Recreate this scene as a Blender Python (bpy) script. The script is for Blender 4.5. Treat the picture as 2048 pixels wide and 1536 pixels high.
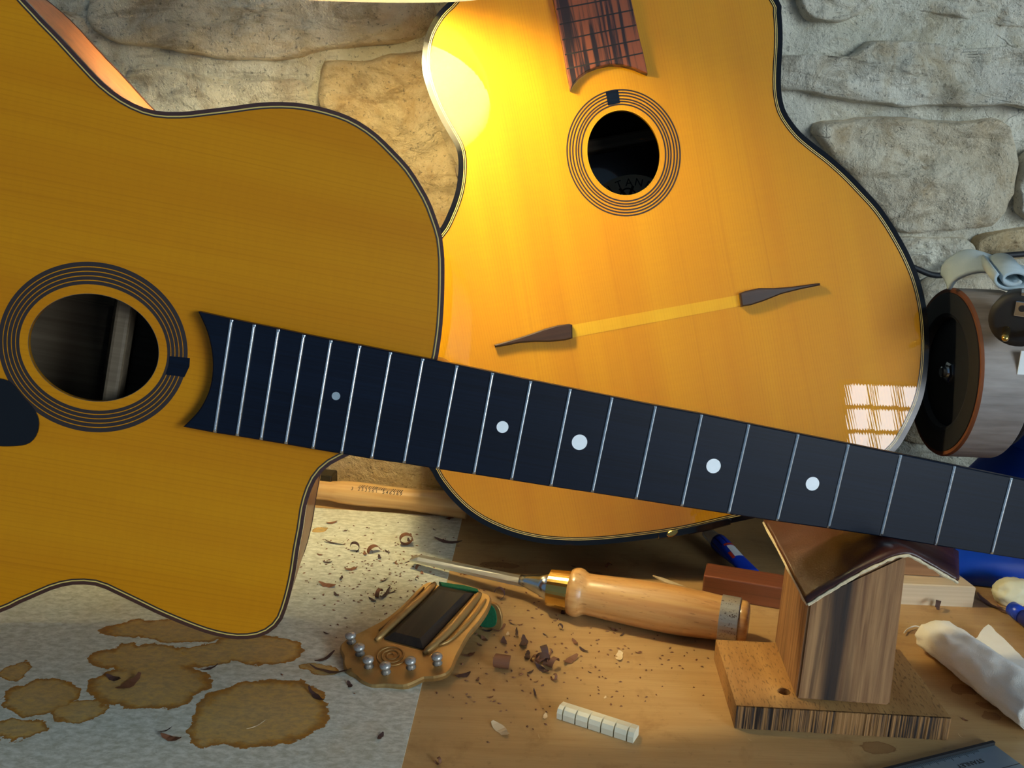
import bpy, bmesh, math, random
from mathutils import Vector, Matrix, noise
random.seed(7)
for o in list(bpy.data.objects): bpy.data.objects.remove(o)
scn = bpy.context.scene
COL = scn.collection
V = Vector

# ------------------------------------------------------------------ camera
F = 2000.0; CAMH = 0.322
p_, r_ = math.radians(15.5), math.radians(2.3)
_r0 = V((1, 0, 0)); _d0 = V((0, -math.sin(p_), -math.cos(p_))); _f0 = V((0, math.cos(p_), -math.sin(p_)))
CR = _r0*math.cos(r_) - _d0*math.sin(r_)
CD = _r0*math.sin(r_) + _d0*math.cos(r_)
CF = _f0
CAM = V((0, 0, CAMH))
cam = bpy.data.objects.new('camera', bpy.data.cameras.new('camera')); COL.objects.link(cam)
cam.data.sensor_width = 36; cam.data.lens = 36*F/2048; cam.data.clip_start = 0.01
m = Matrix((CR, -CD, -CF)).transposed().to_4x4(); m.translation = CAM
cam.matrix_world = m
scn.camera = cam

# ------------------------------------------------------------------ light, exposure
scn.view_settings.view_transform = 'Standard'; scn.view_settings.look = 'None'
scn.view_settings.gamma = 1; scn.view_settings.use_curve_mapping = False
scn.view_settings.exposure = 0.0
wd = bpy.data.worlds.new('room_light'); scn.world = wd; wd.use_nodes = True
wd.node_tree.nodes['Background'].inputs[0].default_value = (0.44, 0.70, 1.0, 1)
wd.node_tree.nodes['Background'].inputs[1].default_value = 0.24
WINDOW_STRENGTH = 10.0
BULB_STRENGTH = 285.0

def area(name, loc, target, sx, sy, power, col):
    l = bpy.data.lights.new(name, 'AREA'); l.shape = 'RECTANGLE'; l.size = sx; l.size_y = sy
    l.energy = power; l.color = col
    o = bpy.data.objects.new(name, l); COL.objects.link(o); o.location = loc
    o.rotation_euler = (V(target)-V(loc)).to_track_quat('-Z', 'Y').to_euler()
    return o
area('daylight', (2.0, -1.6, 0.85), (0.2, 0.7, 0.25), 1.0, 0.9, 50, (0.72, 0.89, 1.0))

# ------------------------------------------------------------------ pixel -> place helpers
def ray(x, y): return CR*((x-1024)/F) + CD*((y-768)/F) + CF
def onz(x, y, z=0.0):
    d = ray(x, y); return CAM + d*((z-CAMH)/d.z)
def onY(x, y, Y):
    d = ray(x, y); return CAM + d*(Y/d.y)
class Frame:
    def __init__(s, o, ex, ey, ez):
        s.o, s.ex, s.ey, s.ez = V(o), V(ex).normalized(), V(ey), V(ez).normalized()
        s.ey = s.ez.cross(s.ex).normalized(); s.ex = s.ey.cross(s.ez).normalized()
        s.m = Matrix((s.ex, s.ey, s.ez)).transposed().to_4x4(); s.m.translation = s.o
    def loc(s, x, y, w=0.0):
        d = ray(x, y); P0 = s.o + s.ez*w
        P = CAM + d*((P0-CAM).dot(s.ez)/d.dot(s.ez)); q = P-s.o
        return (q.dot(s.ex), q.dot(s.ey))
    def l3(s, x, y, w=0.0):
        a = s.loc(x, y, w); return V((a[0], a[1], w))

# ------------------------------------------------------------------ object helpers
def link(name, me, mat=None, parent=None, smooth=False):
    o = bpy.data.objects.new(name, me); COL.objects.link(o)
    if mat is not None and not me.materials: me.materials.append(mat)
    if parent is not None: o.parent = parent
    if smooth: me.polygons.foreach_set('use_smooth', [True]*len(me.polygons))
    return o
def tag(o, label=None, cat=None, group=None, kind=None):
    if label: o['label'] = label
    if cat: o['category'] = cat
    if group: o['group'] = group
    if kind: o['kind'] = kind
    return o
def empty(name, mat4, label, cat, group=None):
    o = bpy.data.objects.new(name, None); COL.objects.link(o); o.empty_display_size = 0.02
    o.matrix_world = mat4
    return tag(o, label, cat, group)
def T(loc): return Matrix.Translation(V(loc))
def mesh(verts, faces, name='m'):
    me = bpy.data.meshes.new(name); me.from_pydata([tuple(v) for v in verts], [], faces); me.update(); return me
def fixn(me):
    bm = bmesh.new(); bm.from_mesh(me); bmesh.ops.recalc_face_normals(bm, faces=bm.faces); bm.to_mesh(me); bm.free(); return me
def prism(pts, z0, z1, chamfer=0.0, top=None):
    """closed 2D outline -> solid, with optional chamfered top edge"""
    n = len(pts); vs = [(p[0], p[1], z0) for p in pts]; fs = []
    rings = [0]
    if chamfer > 0:
        vs += [(p[0], p[1], z1-chamfer) for p in pts]; rings.append(n)
        ins = offset(pts, chamfer)
        vs += [(p[0], p[1], z1) for p in ins]; rings.append(2*n)
    else:
        vs += [(p[0], p[1], z1) for p in pts]; rings.append(n)
    for a, b in zip(rings, rings[1:]):
        for i in range(n): fs.append((a+i, a+(i+1) % n, b+(i+1) % n, b+i))
    fs.append(tuple(range(n))[::-1]); fs.append(tuple(range(rings[-1], rings[-1]+n)))
    return fixn(mesh(vs, fs))
def offset(pts, d):
    """inset closed outline by d (works for either winding)"""
    n = len(pts); A = sum(pts[i][0]*pts[(i+1) % n][1]-pts[(i+1) % n][0]*pts[i][1] for i in range(n))
    sg = 1 if A > 0 else -1; out = []
    for i in range(n):
        a, b, c = V(pts[i-1][:2]), V(pts[i][:2]), V(pts[(i+1) % n][:2])
        e1 = (b-a); e2 = (c-b)
        if e1.length < 1e-9: e1 = e2
        if e2.length < 1e-9: e2 = e1
        n1 = V((-e1.y, e1.x)).normalized()*sg; n2 = V((-e2.y, e2.x)).normalized()*sg
        nn = n1+n2
        if nn.length < 1e-6: nn = n1
        nn.normalize(); k = max(0.5, nn.dot(n1))
        q = b+nn*(d/k); out.append((q.x, q.y))
    return out
def strip(a, b, z, closed=True, zt=None):
    """flat band between two outlines (same count) with small thickness"""
    n = len(a); zt = z-0.0006 if zt is None else zt
    vs = [(q[0], q[1], z) for q in a]+[(q[0], q[1], z) for q in b]+[(q[0], q[1], zt) for q in a]+[(q[0], q[1], zt) for q in b]
    fs = []
    for i in range(n if closed else n-1):
        j = (i+1) % n
        fs += [(i, j, n+j, n+i), (2*n+i, 3*n+i, 3*n+j, 2*n+j), (i, 2*n+i, 2*n+j, j), (n+i, n+j, 3*n+j, 3*n+i)]
    if not closed:
        fs += [(0, n, 3*n, 2*n), (n-1, 3*n-1, 4*n-1, 2*n-1)]
    return fixn(mesh(vs, fs))
def plate(outlines, z0, z1):
    """flat plate with holes, via a filled 2D curve"""
    cu = bpy.data.curves.new('c', 'CURVE'); cu.dimensions = '2D'; cu.fill_mode = 'BOTH'; cu.extrude = (z1-z0)/2
    for pts in outlines:
        sp = cu.splines.new('POLY'); sp.points.add(len(pts)-1); sp.use_cyclic_u = True
        for i, q in enumerate(pts): sp.points[i].co = (q[0], q[1], 0, 1)
    ob = bpy.data.objects.new('c', cu)
    me = bpy.data.meshes.new_from_object(ob); bpy.data.objects.remove(ob); bpy.data.curves.remove(cu)
    me.transform(T((0, 0, (z0+z1)/2))); return me
def smoothc(pts, n, closed=True):
    """Catmull-Rom resample, even spacing"""
    P = [V((q[0], q[1], q[2] if len(q) > 2 else 0)) for q in pts]; N = len(P); dense = []
    rng = range(N) if closed else range(N-1)
    for i in rng:
        if closed: a, b, c, d = P[i-1], P[i], P[(i+1) % N], P[(i+2) % N]
        else: a, b, c, d = P[max(i-1, 0)], P[i], P[i+1], P[min(i+2, N-1)]
        for k in range(12):
            t = k/12
            dense.append(0.5*((2*b)+(c-a)*t+(2*a-5*b+4*c-d)*t*t+(3*b-a-3*c+d)*t**3))
    if closed: dense.append(dense[0].copy())
    else: dense.append(P[-1].copy())
    L = [0]
    for i in range(1, len(dense)): L.append(L[-1]+(dense[i]-dense[i-1]).length)
    out = []; j = 0; cnt = n if closed else n-1
    for k in range(n):
        s = L[-1]*k/cnt
        while j < len(L)-2 and L[j+1] < s: j += 1
        t = (s-L[j])/max(1e-12, L[j+1]-L[j]); out.append(dense[j].lerp(dense[j+1], min(1, t)))
    return [tuple(q) for q in out]
def box(x0, x1, y0, y1, z0, z1, bev=0.0, seg=2):
    bm = bmesh.new(); bmesh.ops.create_cube(bm, size=1)
    for v in bm.verts: v.co = V(((x0+x1)/2+v.co.x*(x1-x0), (y0+y1)/2+v.co.y*(y1-y0), (z0+z1)/2+v.co.z*(z1-z0)))
    if bev > 0: bmesh.ops.bevel(bm, geom=bm.edges[:], offset=bev, segments=seg, affect='EDGES', profile=0.5)
    me = bpy.data.meshes.new('b'); bm.to_mesh(me); bm.free(); return me
def lathe(prof, seg=32, caps=True, flat=1.0):
    """profile [(x, r)] revolved about local X; flat squashes z"""
    vs = []; fs = []
    for x, r in prof:
        for k in range(seg):
            a = 2*math.pi*k/seg; vs.append((x, r*math.cos(a), r*math.sin(a)*flat))
    for i in range(len(prof)-1):
        for k in range(seg):
            fs.append((i*seg+k, i*seg+(k+1) % seg, (i+1)*seg+(k+1) % seg, (i+1)*seg+k))
    if caps:
        fs.append(tuple(range(seg))); fs.append(tuple(range((len(prof)-1)*seg, len(prof)*seg)))
    return fixn(mesh(vs, fs))
def tube(pts, r, seg=10, radii=None):
    P = [V(q) for q in pts]; vs = []; fs = []; up = V((0, 0, 1))
    for i, q in enumerate(P):
        t = (P[min(i+1, len(P)-1)]-P[max(i-1, 0)]).normalized()
        s = t.cross(up)
        if s.length < 1e-4: s = t.cross(V((1, 0, 0)))
        s.normalize(); u = s.cross(t); rr = radii[i] if radii else r
        for k in range(seg):
            a = 2*math.pi*k/seg; vs.append(q+s*math.cos(a)*rr+u*math.sin(a)*rr)
    for i in range(len(P)-1):
        for k in range(seg): fs.append((i*seg+k, i*seg+(k+1) % seg, (i+1)*seg+(k+1) % seg, (i+1)*seg+k))
    fs.append(tuple(range(seg))); fs.append(tuple(range((len(P)-1)*seg, len(P)*seg)))
    return fixn(mesh(vs, fs))
def ell(c, a, b, n=96, rot=0.0):
    cr, sr = math.cos(rot), math.sin(rot); out = []
    for i in range(n):
        t = 2*math.pi*i/n; x, y = a*math.cos(t), b*math.sin(t)
        out.append((c[0]+x*cr-y*sr, c[1]+x*sr+y*cr))
    return out
def text(s, size, ext=0.00005):
    cu = bpy.data.curves.new('t', 'FONT'); cu.body = s; cu.size = size; cu.extrude = ext; cu.align_x = 'CENTER'; cu.align_y = 'CENTER'
    ob = bpy.data.objects.new('t', cu); me = bpy.data.meshes.new_from_object(ob)
    bpy.data.objects.remove(ob); bpy.data.curves.remove(cu); return me
def axis_m(a, b, up=(0, 0, 1)):
    """matrix with local X from a to b, origin a"""
    x = (V(b)-V(a)).normalized(); y = V(up).cross(x).normalized(); z = x.cross(y)
    mm = Matrix((x, y, z)).transposed().to_4x4(); mm.translation = V(a); return mm

# ------------------------------------------------------------------ materials
class NT:
    def __init__(s, name):
        s.m = bpy.data.materials.new(name); s.m.use_nodes = True; s.t = s.m.node_tree; s.b = s.t.nodes['Principled BSDF']
    def n(s, kind, **kw):
        nd = s.t.nodes.new(kind)
        for k, v in kw.items():
            if k == 'i':
                for a, b in v.items():
                    if hasattr(b, 'is_output') or isinstance(b, bpy.types.NodeSocket): s.t.links.new(b, nd.inputs[a])
                    else: nd.inputs[a].default_value = b
            else: setattr(nd, k, v)
        return nd
    def l(s, a, b): s.t.links.new(a, b)
    def set(s, **kw):
        for k, v in kw.items():
            k = k.replace('_', ' ')
            if isinstance(v, bpy.types.NodeSocket): s.l(v, s.b.inputs[k])
            else: s.b.inputs[k].default_value = v
        return s
    def coord(s, scale=(1, 1, 1), rot=(0, 0, 0)):
        tc = s.n('ShaderNodeTexCoord'); mp = s.n('ShaderNodeMapping', i={'Scale': scale, 'Rotation': rot, 'Vector': tc.outputs['Object']})
        return mp.outputs[0]
    def noise(s, vec, scale=5, detail=4, rough=0.5, dist=0.0):
        return s.n('ShaderNodeTexNoise', i={'Vector': vec, 'Scale': scale, 'Detail': detail, 'Roughness': rough, 'Distortion': dist}).outputs['Fac']
    def ramp(s, fac, stops, interp='LINEAR'):
        r = s.n('ShaderNodeValToRGB', i={'Fac': fac}); cr = r.color_ramp; cr.interpolation = interp
        while len(cr.elements) < len(stops): cr.elements.new(0.5)
        for e, (p, c) in zip(cr.elements, stops):
            e.position = p; e.color = (c, c, c, 1) if isinstance(c, (int, float)) else (*c, 1)
        return r.outputs[0]
    def mix(s, fac, a, b, mode='MIX'):
        x = s.n('ShaderNodeMix', data_type='RGBA', blend_type=mode)
        for idx, v in ((0, fac), (6, a), (7, b)):
            if isinstance(v, bpy.types.NodeSocket): s.l(v, x.inputs[idx])
            else: x.inputs[idx].default_value = v if idx == 0 else ((*v, 1) if len(v) == 3 else v)
        return x.outputs[2]
    def math(s, op, a, b=0.0, clamp=False):
        x = s.n('ShaderNodeMath', operation=op, use_clamp=clamp)
        for i, v in enumerate((a, b)):
            if isinstance(v, bpy.types.NodeSocket): s.l(v, x.inputs[i])
            else: x.inputs[i].default_value = v
        return x.outputs[0]
    def bump(s, h, strength=0.3, dist=0.001):
        b = s.n('ShaderNodeBump', i={'Height': h, 'Strength': strength, 'Distance': dist}); s.l(b.outputs[0], s.b.inputs['Normal']); return s
def sr(r, g, b):
    f = lambda c: (c/255/12.92) if c/255 <= 0.04045 else ((c/255+0.055)/1.055)**2.4
    return (f(r), f(g), f(b))
def plain(name, col, rough=0.5, metal=0.0, coat=0.0, var=0.15, vs=60):
    n = NT(name); c = n.coord()
    f = n.noise(c, vs, 3)
    n.set(Base_Color=n.mix(f, tuple(x*(1-var) for x in col), tuple(min(1, x*(1+var)) for x in col)), Roughness=rough, Metallic=metal, Coat_Weight=coat)
    return n.m
def wood(name, light, dark, axis='x', fine=900, coarse=60, rough=0.45, coat=0.0, coat_r=0.05, contrast=(0.35, 0.7), bump=0.15, big=0.5):
    """straight-grained wood, grain running along local axis"""
    n = NT(name)
    sc = {'x': (fine*0.012, fine, fine), 'y': (fine, fine*0.012, fine), 'z': (fine, fine, fine*0.012)}[axis]
    s2 = {'x': (coarse*0.05, coarse, coarse), 'y': (coarse, coarse*0.05, coarse), 'z': (coarse, coarse, coarse*0.05)}[axis]
    f1 = n.noise(n.coord(sc), 1, 2, 0.6); f2 = n.noise(n.coord(s2), 1, 4, 0.6, 0.4)
    c1 = n.ramp(f1, [(contrast[0], 0.0), (contrast[1], 1.0)])
    f = n.mix(big, c1, n.ramp(f2, [(0.3, 0.0), (0.75, 1.0)]))
    n.set(Base_Color=n.mix(f, dark, light), Roughness=rough, Coat_Weight=coat, Coat_Roughness=coat_r)
    if bump: n.bump(f1, bump, 0.0002)
    return n.m
def spruce(name, light, line, blot, axis, period, rough, coat, coat_r):
    """fine evenly spaced growth lines along axis with faint cross silk"""
    n = NT(name); tc = n.n('ShaderNodeTexCoord').outputs['Object']
    sp = n.n('ShaderNodeSeparateXYZ', i={0: tc}); u, v = (sp.outputs[0], sp.outputs[1]) if axis == 'x' else (sp.outputs[1], sp.outputs[0])
    slow = n.n('ShaderNodeCombineXYZ', i={0: n.math('MULTIPLY', u, 3.0), 1: n.math('MULTIPLY', v, 22.0)})
    w = n.noise(slow.outputs[0], 1, 2)
    vv = n.math('ADD', v, n.math('MULTIPLY', w, 0.012))
    amp = n.noise(n.n('ShaderNodeCombineXYZ', i={0: n.math('MULTIPLY', u, 5.0), 1: n.math('MULTIPLY', vv, 0.35/period)}).outputs[0], 1, 2)
    ph = n.math('ADD', n.math('MULTIPLY', vv, 6.2832/period), n.math('MULTIPLY', amp, 5.0))
    wv = n.math('ADD', n.math('MULTIPLY', n.math('SINE', ph), 0.5), 0.5)
    l1 = n.math('MULTIPLY', n.math('POWER', wv, 6.0), n.ramp(amp, [(0.3, 0.25), (0.7, 1.0)]))
    silk = n.noise(n.n('ShaderNodeCombineXYZ', i={0: n.math('MULTIPLY', u, 420.0), 1: n.math('MULTIPLY', v, 60.0)}).outputs[0], 1, 2)
    broad = n.noise(n.n('ShaderNodeCombineXYZ', i={0: n.math('MULTIPLY', u, 1.5), 1: n.math('MULTIPLY', v, 30.0)}).outputs[0], 1, 3)
    base = n.mix(n.ramp(broad, [(0.35, 0.0), (0.7, 1.0)]), light, blot)
    base = n.mix(n.math('MULTIPLY', l1, 0.28), base, line)
    st = n.noise(n.n('ShaderNodeCombineXYZ', i={0: n.math('MULTIPLY', u, 2.2), 1: n.math('MULTIPLY', vv, 240.0)}).outputs[0], 1, 2)
    base = n.mix(n.ramp(st, [(0.62, 0.0), (0.74, 0.2)]), base, line)
    base = n.mix(n.math('MULTIPLY', silk, 0.2), base, line)
    n.set(Base_Color=base, Roughness=rough, Coat_Weight=coat, Coat_Roughness=coat_r, Coat_IOR=1.5 if coat < 0.9 else 1.65, Specular_IOR_Level=0.12)
    if coat > 0.9:
        bp = n.n('ShaderNodeBump', i={'Height': n.math('ADD', n.math('MULTIPLY', wv, 0.25), amp), 'Strength': 0.03, 'Distance': 0.0002}); n.l(bp.outputs[0], n.b.inputs['Coat Normal'])
    return n.m

M = {}
M['spruce_front'] = spruce('spruce_satin_amber', sr(202, 134, 12), sr(156, 88, 4), sr(190, 118, 8), 'x', 0.0026, 0.45, 0.16, 0.10)
M['spruce_back'] = spruce('spruce_lacquered_honey', sr(204, 142, 10), sr(160, 96, 5), sr(192, 126, 6), 'y', 0.0019, 0.5, 1.0, 0.004)
M['spruce_pale'] = spruce('spruce_unfaded', sr(216, 166, 28), sr(180, 124, 14), sr(208, 152, 20), 'y', 0.0019, 0.5, 1.0, 0.015)
M['ebony'] = wood('ebony', sr(12, 24, 42), sr(7, 13, 24), 'x', 900, 80, 0.38, 0.0, 0.25, bump=0.05)  # cool daylight sheen on the fingerboard is put into this blue base colour
M['ebony'].node_tree.nodes['Principled BSDF'].inputs['Specular IOR Level'].default_value = 0.15
M['black'] = plain('black_binding', sr(14, 14, 18), 0.08, 0, 0.0, 0.1)
M['brown_bind'] = wood('rosewood_binding', sr(74, 40, 30), sr(44, 22, 18), 'x', 700, 60, 0.3, 0.8, 0.05)
M['cream_line'] = plain('cream_purfling', sr(206, 176, 96), 0.4, 0, 0.5)
M['ring_dark'] = plain('rosette_dark', sr(42, 28, 22), 0.4, 0, 0.5)
M['maple_side'] = wood('amber_sides', sr(172, 106, 56), sr(118, 64, 30), 'x', 420, 90, 0.45, 0.15, 0.1)
M['rose_side'] = wood('dark_rosewood_sides', sr(52, 34, 26), sr(28, 18, 14), 'y', 300, 40, 0.3, 1.0, 0.05)
M['inside'] = wood('raw_inside_wood', sr(116, 100, 78), sr(84, 68, 48), 'x', 300, 40, 0.7)
M['neck'] = wood('mahogany_neck', sr(120, 66, 34), sr(80, 40, 20), 'x', 400, 50, 0.4, 0.3)
def rosewood():
    n = NT('striped_rosewood'); f = n.noise(n.coord((190, 7, 190)), 1, 4, 0.6, 0.3); g = n.noise(n.coord((900, 20, 900)), 1, 2)
    c = n.mix(n.ramp(f, [(0.44, 0.0), (0.54, 1.0)]), sr(30, 24, 28), sr(136, 74, 46))
    n.set(Base_Color=n.mix(n.math('MULTIPLY', g, 0.3), c, sr(60, 34, 28)), Roughness=0.4); return n.m
M['rosewood'] = rosewood()
M['mustache'] = wood('dark_moustache_wood', sr(64, 42, 28), sr(34, 22, 16), 'x', 500, 60, 0.35, 0.3)
M['steel'] = plain('polished_steel', sr(200, 206, 212), 0.22, 1.0)
M['fret'] = plain('nickel_silver', sr(222, 226, 228), 0.24, 1.0, var=0.04)
M['pearl'] = plain('mother_of_pearl', sr(244, 248, 250), 0.25, 0.0, 1.0, 0.05, 300)
M['abalone'] = plain('worn_pearl', sr(150, 164, 172), 0.25, 0.0, 0.6, 0.15, 300)
M['brass'] = plain('bright_brass', sr(214, 176, 96), 0.22, 1.0, var=0.08)
M['green'] = plain('green_felt', sr(14, 96, 58), 0.95, var=0.4, vs=900)
M['bone'] = plain('bone', sr(232, 224, 196), 0.4, 0, 0.2, 0.06, 120)
M['blue'] = plain('blue_paint', sr(4, 62, 176), 0.4, 0, 0.0, 0.12, 30)
M['blue'].node_tree.nodes['Principled BSDF'].inputs['Specular IOR Level'].default_value = 0.3
M['rubber'] = plain('black_rubber', sr(20, 21, 24), 0.6)
M['navy'] = plain('dark_blue_plastic', sr(22, 34, 110), 0.35)
M['bluep'] = plain('bright_blue_plastic', sr(24, 60, 180), 0.3)
M['whitep'] = plain('white_plastic', sr(220, 222, 220), 0.4)
M['redp'] = plain('red_print', sr(196, 60, 40), 0.4)
M['wax'] = plain('cream_wax', sr(226, 216, 176), 0.5, var=0.1)
M['yellowp'] = plain('yellow_plastic', sr(226, 170, 50), 0.5)
M['ink'] = plain('black_ink', sr(24, 20, 18), 0.7)
M['shade'] = plain('white_enamel', sr(244, 240, 226), 0.35, var=0.03)
_nt = M['shade'].node_tree; _tr = _nt.nodes.new('ShaderNodeBsdfTranslucent'); _tr.inputs[0].default_value = (0.9, 0.86, 0.6, 1); _mx = _nt.nodes.new('ShaderNodeMixShader'); _mx.inputs[0].default_value = 0.30
_nt.links.new(_nt.nodes['Principled BSDF'].outputs[0], _mx.inputs[1]); _nt.links.new(_tr.outputs[0], _mx.inputs[2]); _nt.links.new(_mx.outputs[0], _nt.nodes['Material Output'].inputs[0])

def beech(name, light, dark):
    n = NT(name)
    f1 = n.noise(n.coord((12, 300, 300)), 1, 3); fl = n.noise(n.coord((160, 900, 900)), 1, 1)
    c = n.mix(n.ramp(f1, [(0.3, 0.0), (0.7, 1.0)]), dark, light)
    c = n.mix(n.math('MULTIPLY', n.ramp(fl, [(0.66, 0.0), (0.72, 1.0)]), 0.45), c, sr(130, 78, 34))
    n.set(Base_Color=c, Roughness=0.32, Coat_Weight=0.5, Coat_Roughness=0.12); n.bump(fl, 0.1, 0.0003); return n.m
M['beech'] = beech('beech_handle', sr(214, 166, 104), sr(190, 134, 72))
M['ash'] = wood('ash_handle', sr(222, 182, 120), sr(184, 130, 70), 'x', 260, 70, 0.35, 0.4, 0.15)
def tarnish():
    n = NT('tarnished_brass'); c = n.coord()
    f = n.noise(c, 55, 5, 0.6); g = n.noise(c, 16, 3)
    col = n.mix(n.ramp(g, [(0.35, 0.0), (0.65, 1.0)]), sr(158, 116, 62), sr(178, 146, 90))
    col = n.mix(n.ramp(f, [(0.55, 0.0), (0.8, 0.7)]), col, sr(96, 60, 30))
    n.set(Base_Color=col, Metallic=0.6, Roughness=n.ramp(f, [(0.3, 0.36), (0.8, 0.58)])); return n.m
M['tarnish'] = tarnish()
M['insert'] = wood('ebony_insert', sr(46, 36, 24), sr(20, 16, 12), 'y', 500, 60, 0.6, 0.0, 0.1)
def pitted():
    n = NT('pitted_steel'); c = n.coord(); f = n.noise(c, 900, 2); g = n.noise(c, 160, 3)
    k = n.math('MULTIPLY', n.ramp(f, [(0.6, 0.0), (0.64, 1.0)]), n.ramp(g, [(0.4, 0.0), (0.6, 1.0)]))
    n.set(Base_Color=n.mix(k, sr(176, 172, 164), sr(70, 44, 28)), Metallic=0.55, Roughness=0.35); return n.m
M['pitted'] = pitted()
def leather():
    n = NT('brown_leather'); c = n.coord()
    v = n.n('ShaderNodeTexVoronoi', i={'Vector': c, 'Scale': 900.0}).outputs['Distance']; f = n.noise(c, 40, 5, 0.6)
    n.set(Base_Color=n.mix(f, sr(40, 17, 15), sr(78, 36, 26)), Roughness=n.ramp(f, [(0.3, 0.3), (0.7, 0.5)])); n.bump(v, 0.10, 0.0005); return n.m
M['leather'] = leather()
M['suede'] = plain('pale_leather_edge', sr(214, 196, 160), 0.9, var=0.3, vs=600)
def post_wood():
    n = NT('dark_streaked_post'); tc = n.n('ShaderNodeTexCoord').outputs['Object']
    f = n.noise(n.coord((330, 330, 14)), 1, 4, 0.6, 0.3); g = n.noise(n.coord((70, 70, 5)), 1, 3, 0.5, 0.5)
    col = n.mix(n.ramp(f, [(0.3, 0.0), (0.7, 1.0)]), sr(108, 70, 40), sr(172, 128, 82))
    sx = n.n('ShaderNodeSeparateXYZ', i={0: tc}).outputs[0]
    d = n.math('ABSOLUTE', n.math('SUBTRACT', n.math('ADD', sx, n.math('MULTIPLY', n.math('SUBTRACT', g, 0.5), 0.022)), 0.0195))
    k = n.ramp(n.math('MULTIPLY', d, 85.0), [(0.4, 1.0), (1.0, 0.0)])
    k = n.math('MULTIPLY', k, n.ramp(f, [(0.30, 0.85), (0.6, 1.0)]))
    k2 = n.ramp(n.noise(n.coord((210, 210, 6)), 1, 3, 0.6, 0.6), [(0.54, 0.0), (0.66, 0.7)])
    k = n.math('MAXIMUM', k, n.math('MULTIPLY', k2, n.ramp(n.math('MULTIPLY', d, 25.0), [(0.2, 1.0), (0.6, 0.15)])))
    n.set(Base_Color=n.mix(k, col, sr(34, 24, 20)), Roughness=0.6); n.bump(f, 0.3, 0.0006); return n.m
M['post'] = post_wood()
def base_wood():
    n = NT('rough_sawn_board'); f = n.noise(n.coord((70, 9, 9)), 1, 4, 0.6, 0.3); sp = n.noise(n.coord((900, 220, 900)), 1, 2)
    col = n.mix(n.ramp(f, [(0.3, 0.0), (0.7, 1.0)]), sr(150, 104, 54), sr(188, 142, 82))
    col = n.mix(n.math('MULTIPLY', n.ramp(sp, [(0.56, 0.0), (0.66, 1.0)]), 0.6), col, sr(96, 62, 30))
    n.set(Base_Color=col, Roughness=0.6); n.bump(sp, 0.25, 0.0004); return n.m
M['base_top'] = base_wood()
def sawn_edge():
    n = NT('burnt_sawn_edge'); f = n.noise(n.coord((560, 1, 10)), 1, 4, 0.65); g = n.noise(n.coord((25, 1, 20)), 1, 2)
    k = n.math('ADD', f, n.math('MULTIPLY', n.math('SUBTRACT', g, 0.5), 0.45))
    n.set(Base_Color=n.mix(n.ramp(k, [(0.43, 0.0), (0.56, 1.0)]), sr(36, 22, 12), sr(150, 106, 58)), Roughness=0.75); n.bump(f, 0.6, 0.0012); return n.m
M['sawn'] = sawn_edge()
def cloth(name, a, b):
    n = NT(name); c = n.coord(); w = n.noise(c, 1500, 1); f = n.noise(c, 60, 3)
    n.set(Base_Color=n.mix(f, a, b), Roughness=0.95); n.bump(w, 0.35, 0.0006); return n.m
M['cloth'] = cloth('white_cotton', sr(236, 226, 208), sr(250, 244, 232)); M['greycloth'] = cloth('grey_felt_cloth', sr(150, 166, 172), sr(186, 198, 200))
def chip(name, a, b):
    n = NT(name); f = n.noise(n.coord(), 300, 3); n.set(Base_Color=n.mix(f, a, b), Roughness=0.7); return n.m
M['chip'] = chip('brown_shaving', sr(92, 54, 34), sr(142, 92, 60)); M['chipd'] = chip('dark_shaving', sr(48, 28, 24), sr(86, 56, 48)); M['chipp'] = chip('pale_shaving', sr(200, 170, 124), sr(232, 208, 168))

def stone_mat(name, a, b, c):
    n = NT(name); co = n.coord(); w = n.noise(co, 7, 7, 0.7, 0.8); x = n.noise(co, 26, 8, 0.72, 0.5); y = n.noise(co, 330, 3, 0.6); v = n.noise(n.coord((14, 14, 40)), 1, 7, 0.7, 0.9)
    col = n.mix(n.ramp(w, [(0.38, 0.0), (0.60, 1.0)]), a, b)
    col = n.mix(n.ramp(x, [(0.48, 0.0), (0.66, 0.8)]), col, c)
    col = n.mix(n.ramp(v, [(0.54, 0.0), (0.62, 0.55), (0.70, 0.1)]), col, tuple(q*0.55 for q in c))
    col = n.mix(n.ramp(y, [(0.60, 0.0), (0.70, 0.6)]), col, sr(66, 60, 52))
    g2 = n.noise(co, 110, 6, 0.75)
    vor = n.n('ShaderNodeTexVoronoi', feature='DISTANCE_TO_EDGE', i={'Vector': n.n('ShaderNodeVectorMath', operation='ADD', i={0: n.coord((16, 16, 30)), 1: n.n('ShaderNodeTexNoise', i={'Vector': co, 'Scale': 24.0, 'Detail': 5.0}).outputs['Color']}).outputs[0], 'Scale': 1.0}).outputs['Distance']
    crk = n.math('MULTIPLY', n.ramp(vor, [(0.0, 1.0), (0.025, 0.0)]), n.ramp(w, [(0.54, 0.0), (0.66, 1.0)]))
    col = n.mix(n.math('MULTIPLY', crk, 0.35), col, sr(84, 72, 56))
    n.set(Base_Color=col, Roughness=0.92)
    hgt = n.math('SUBTRACT', n.math('ADD', n.math('ADD', n.math('MULTIPLY', x, 0.9), n.math('MULTIPLY', g2, 0.45)), n.math('MULTIPLY', y, 0.12)), n.math('MULTIPLY', crk, 0.16))
    n.bump(hgt, 1.0, 0.011); return n.m
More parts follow.
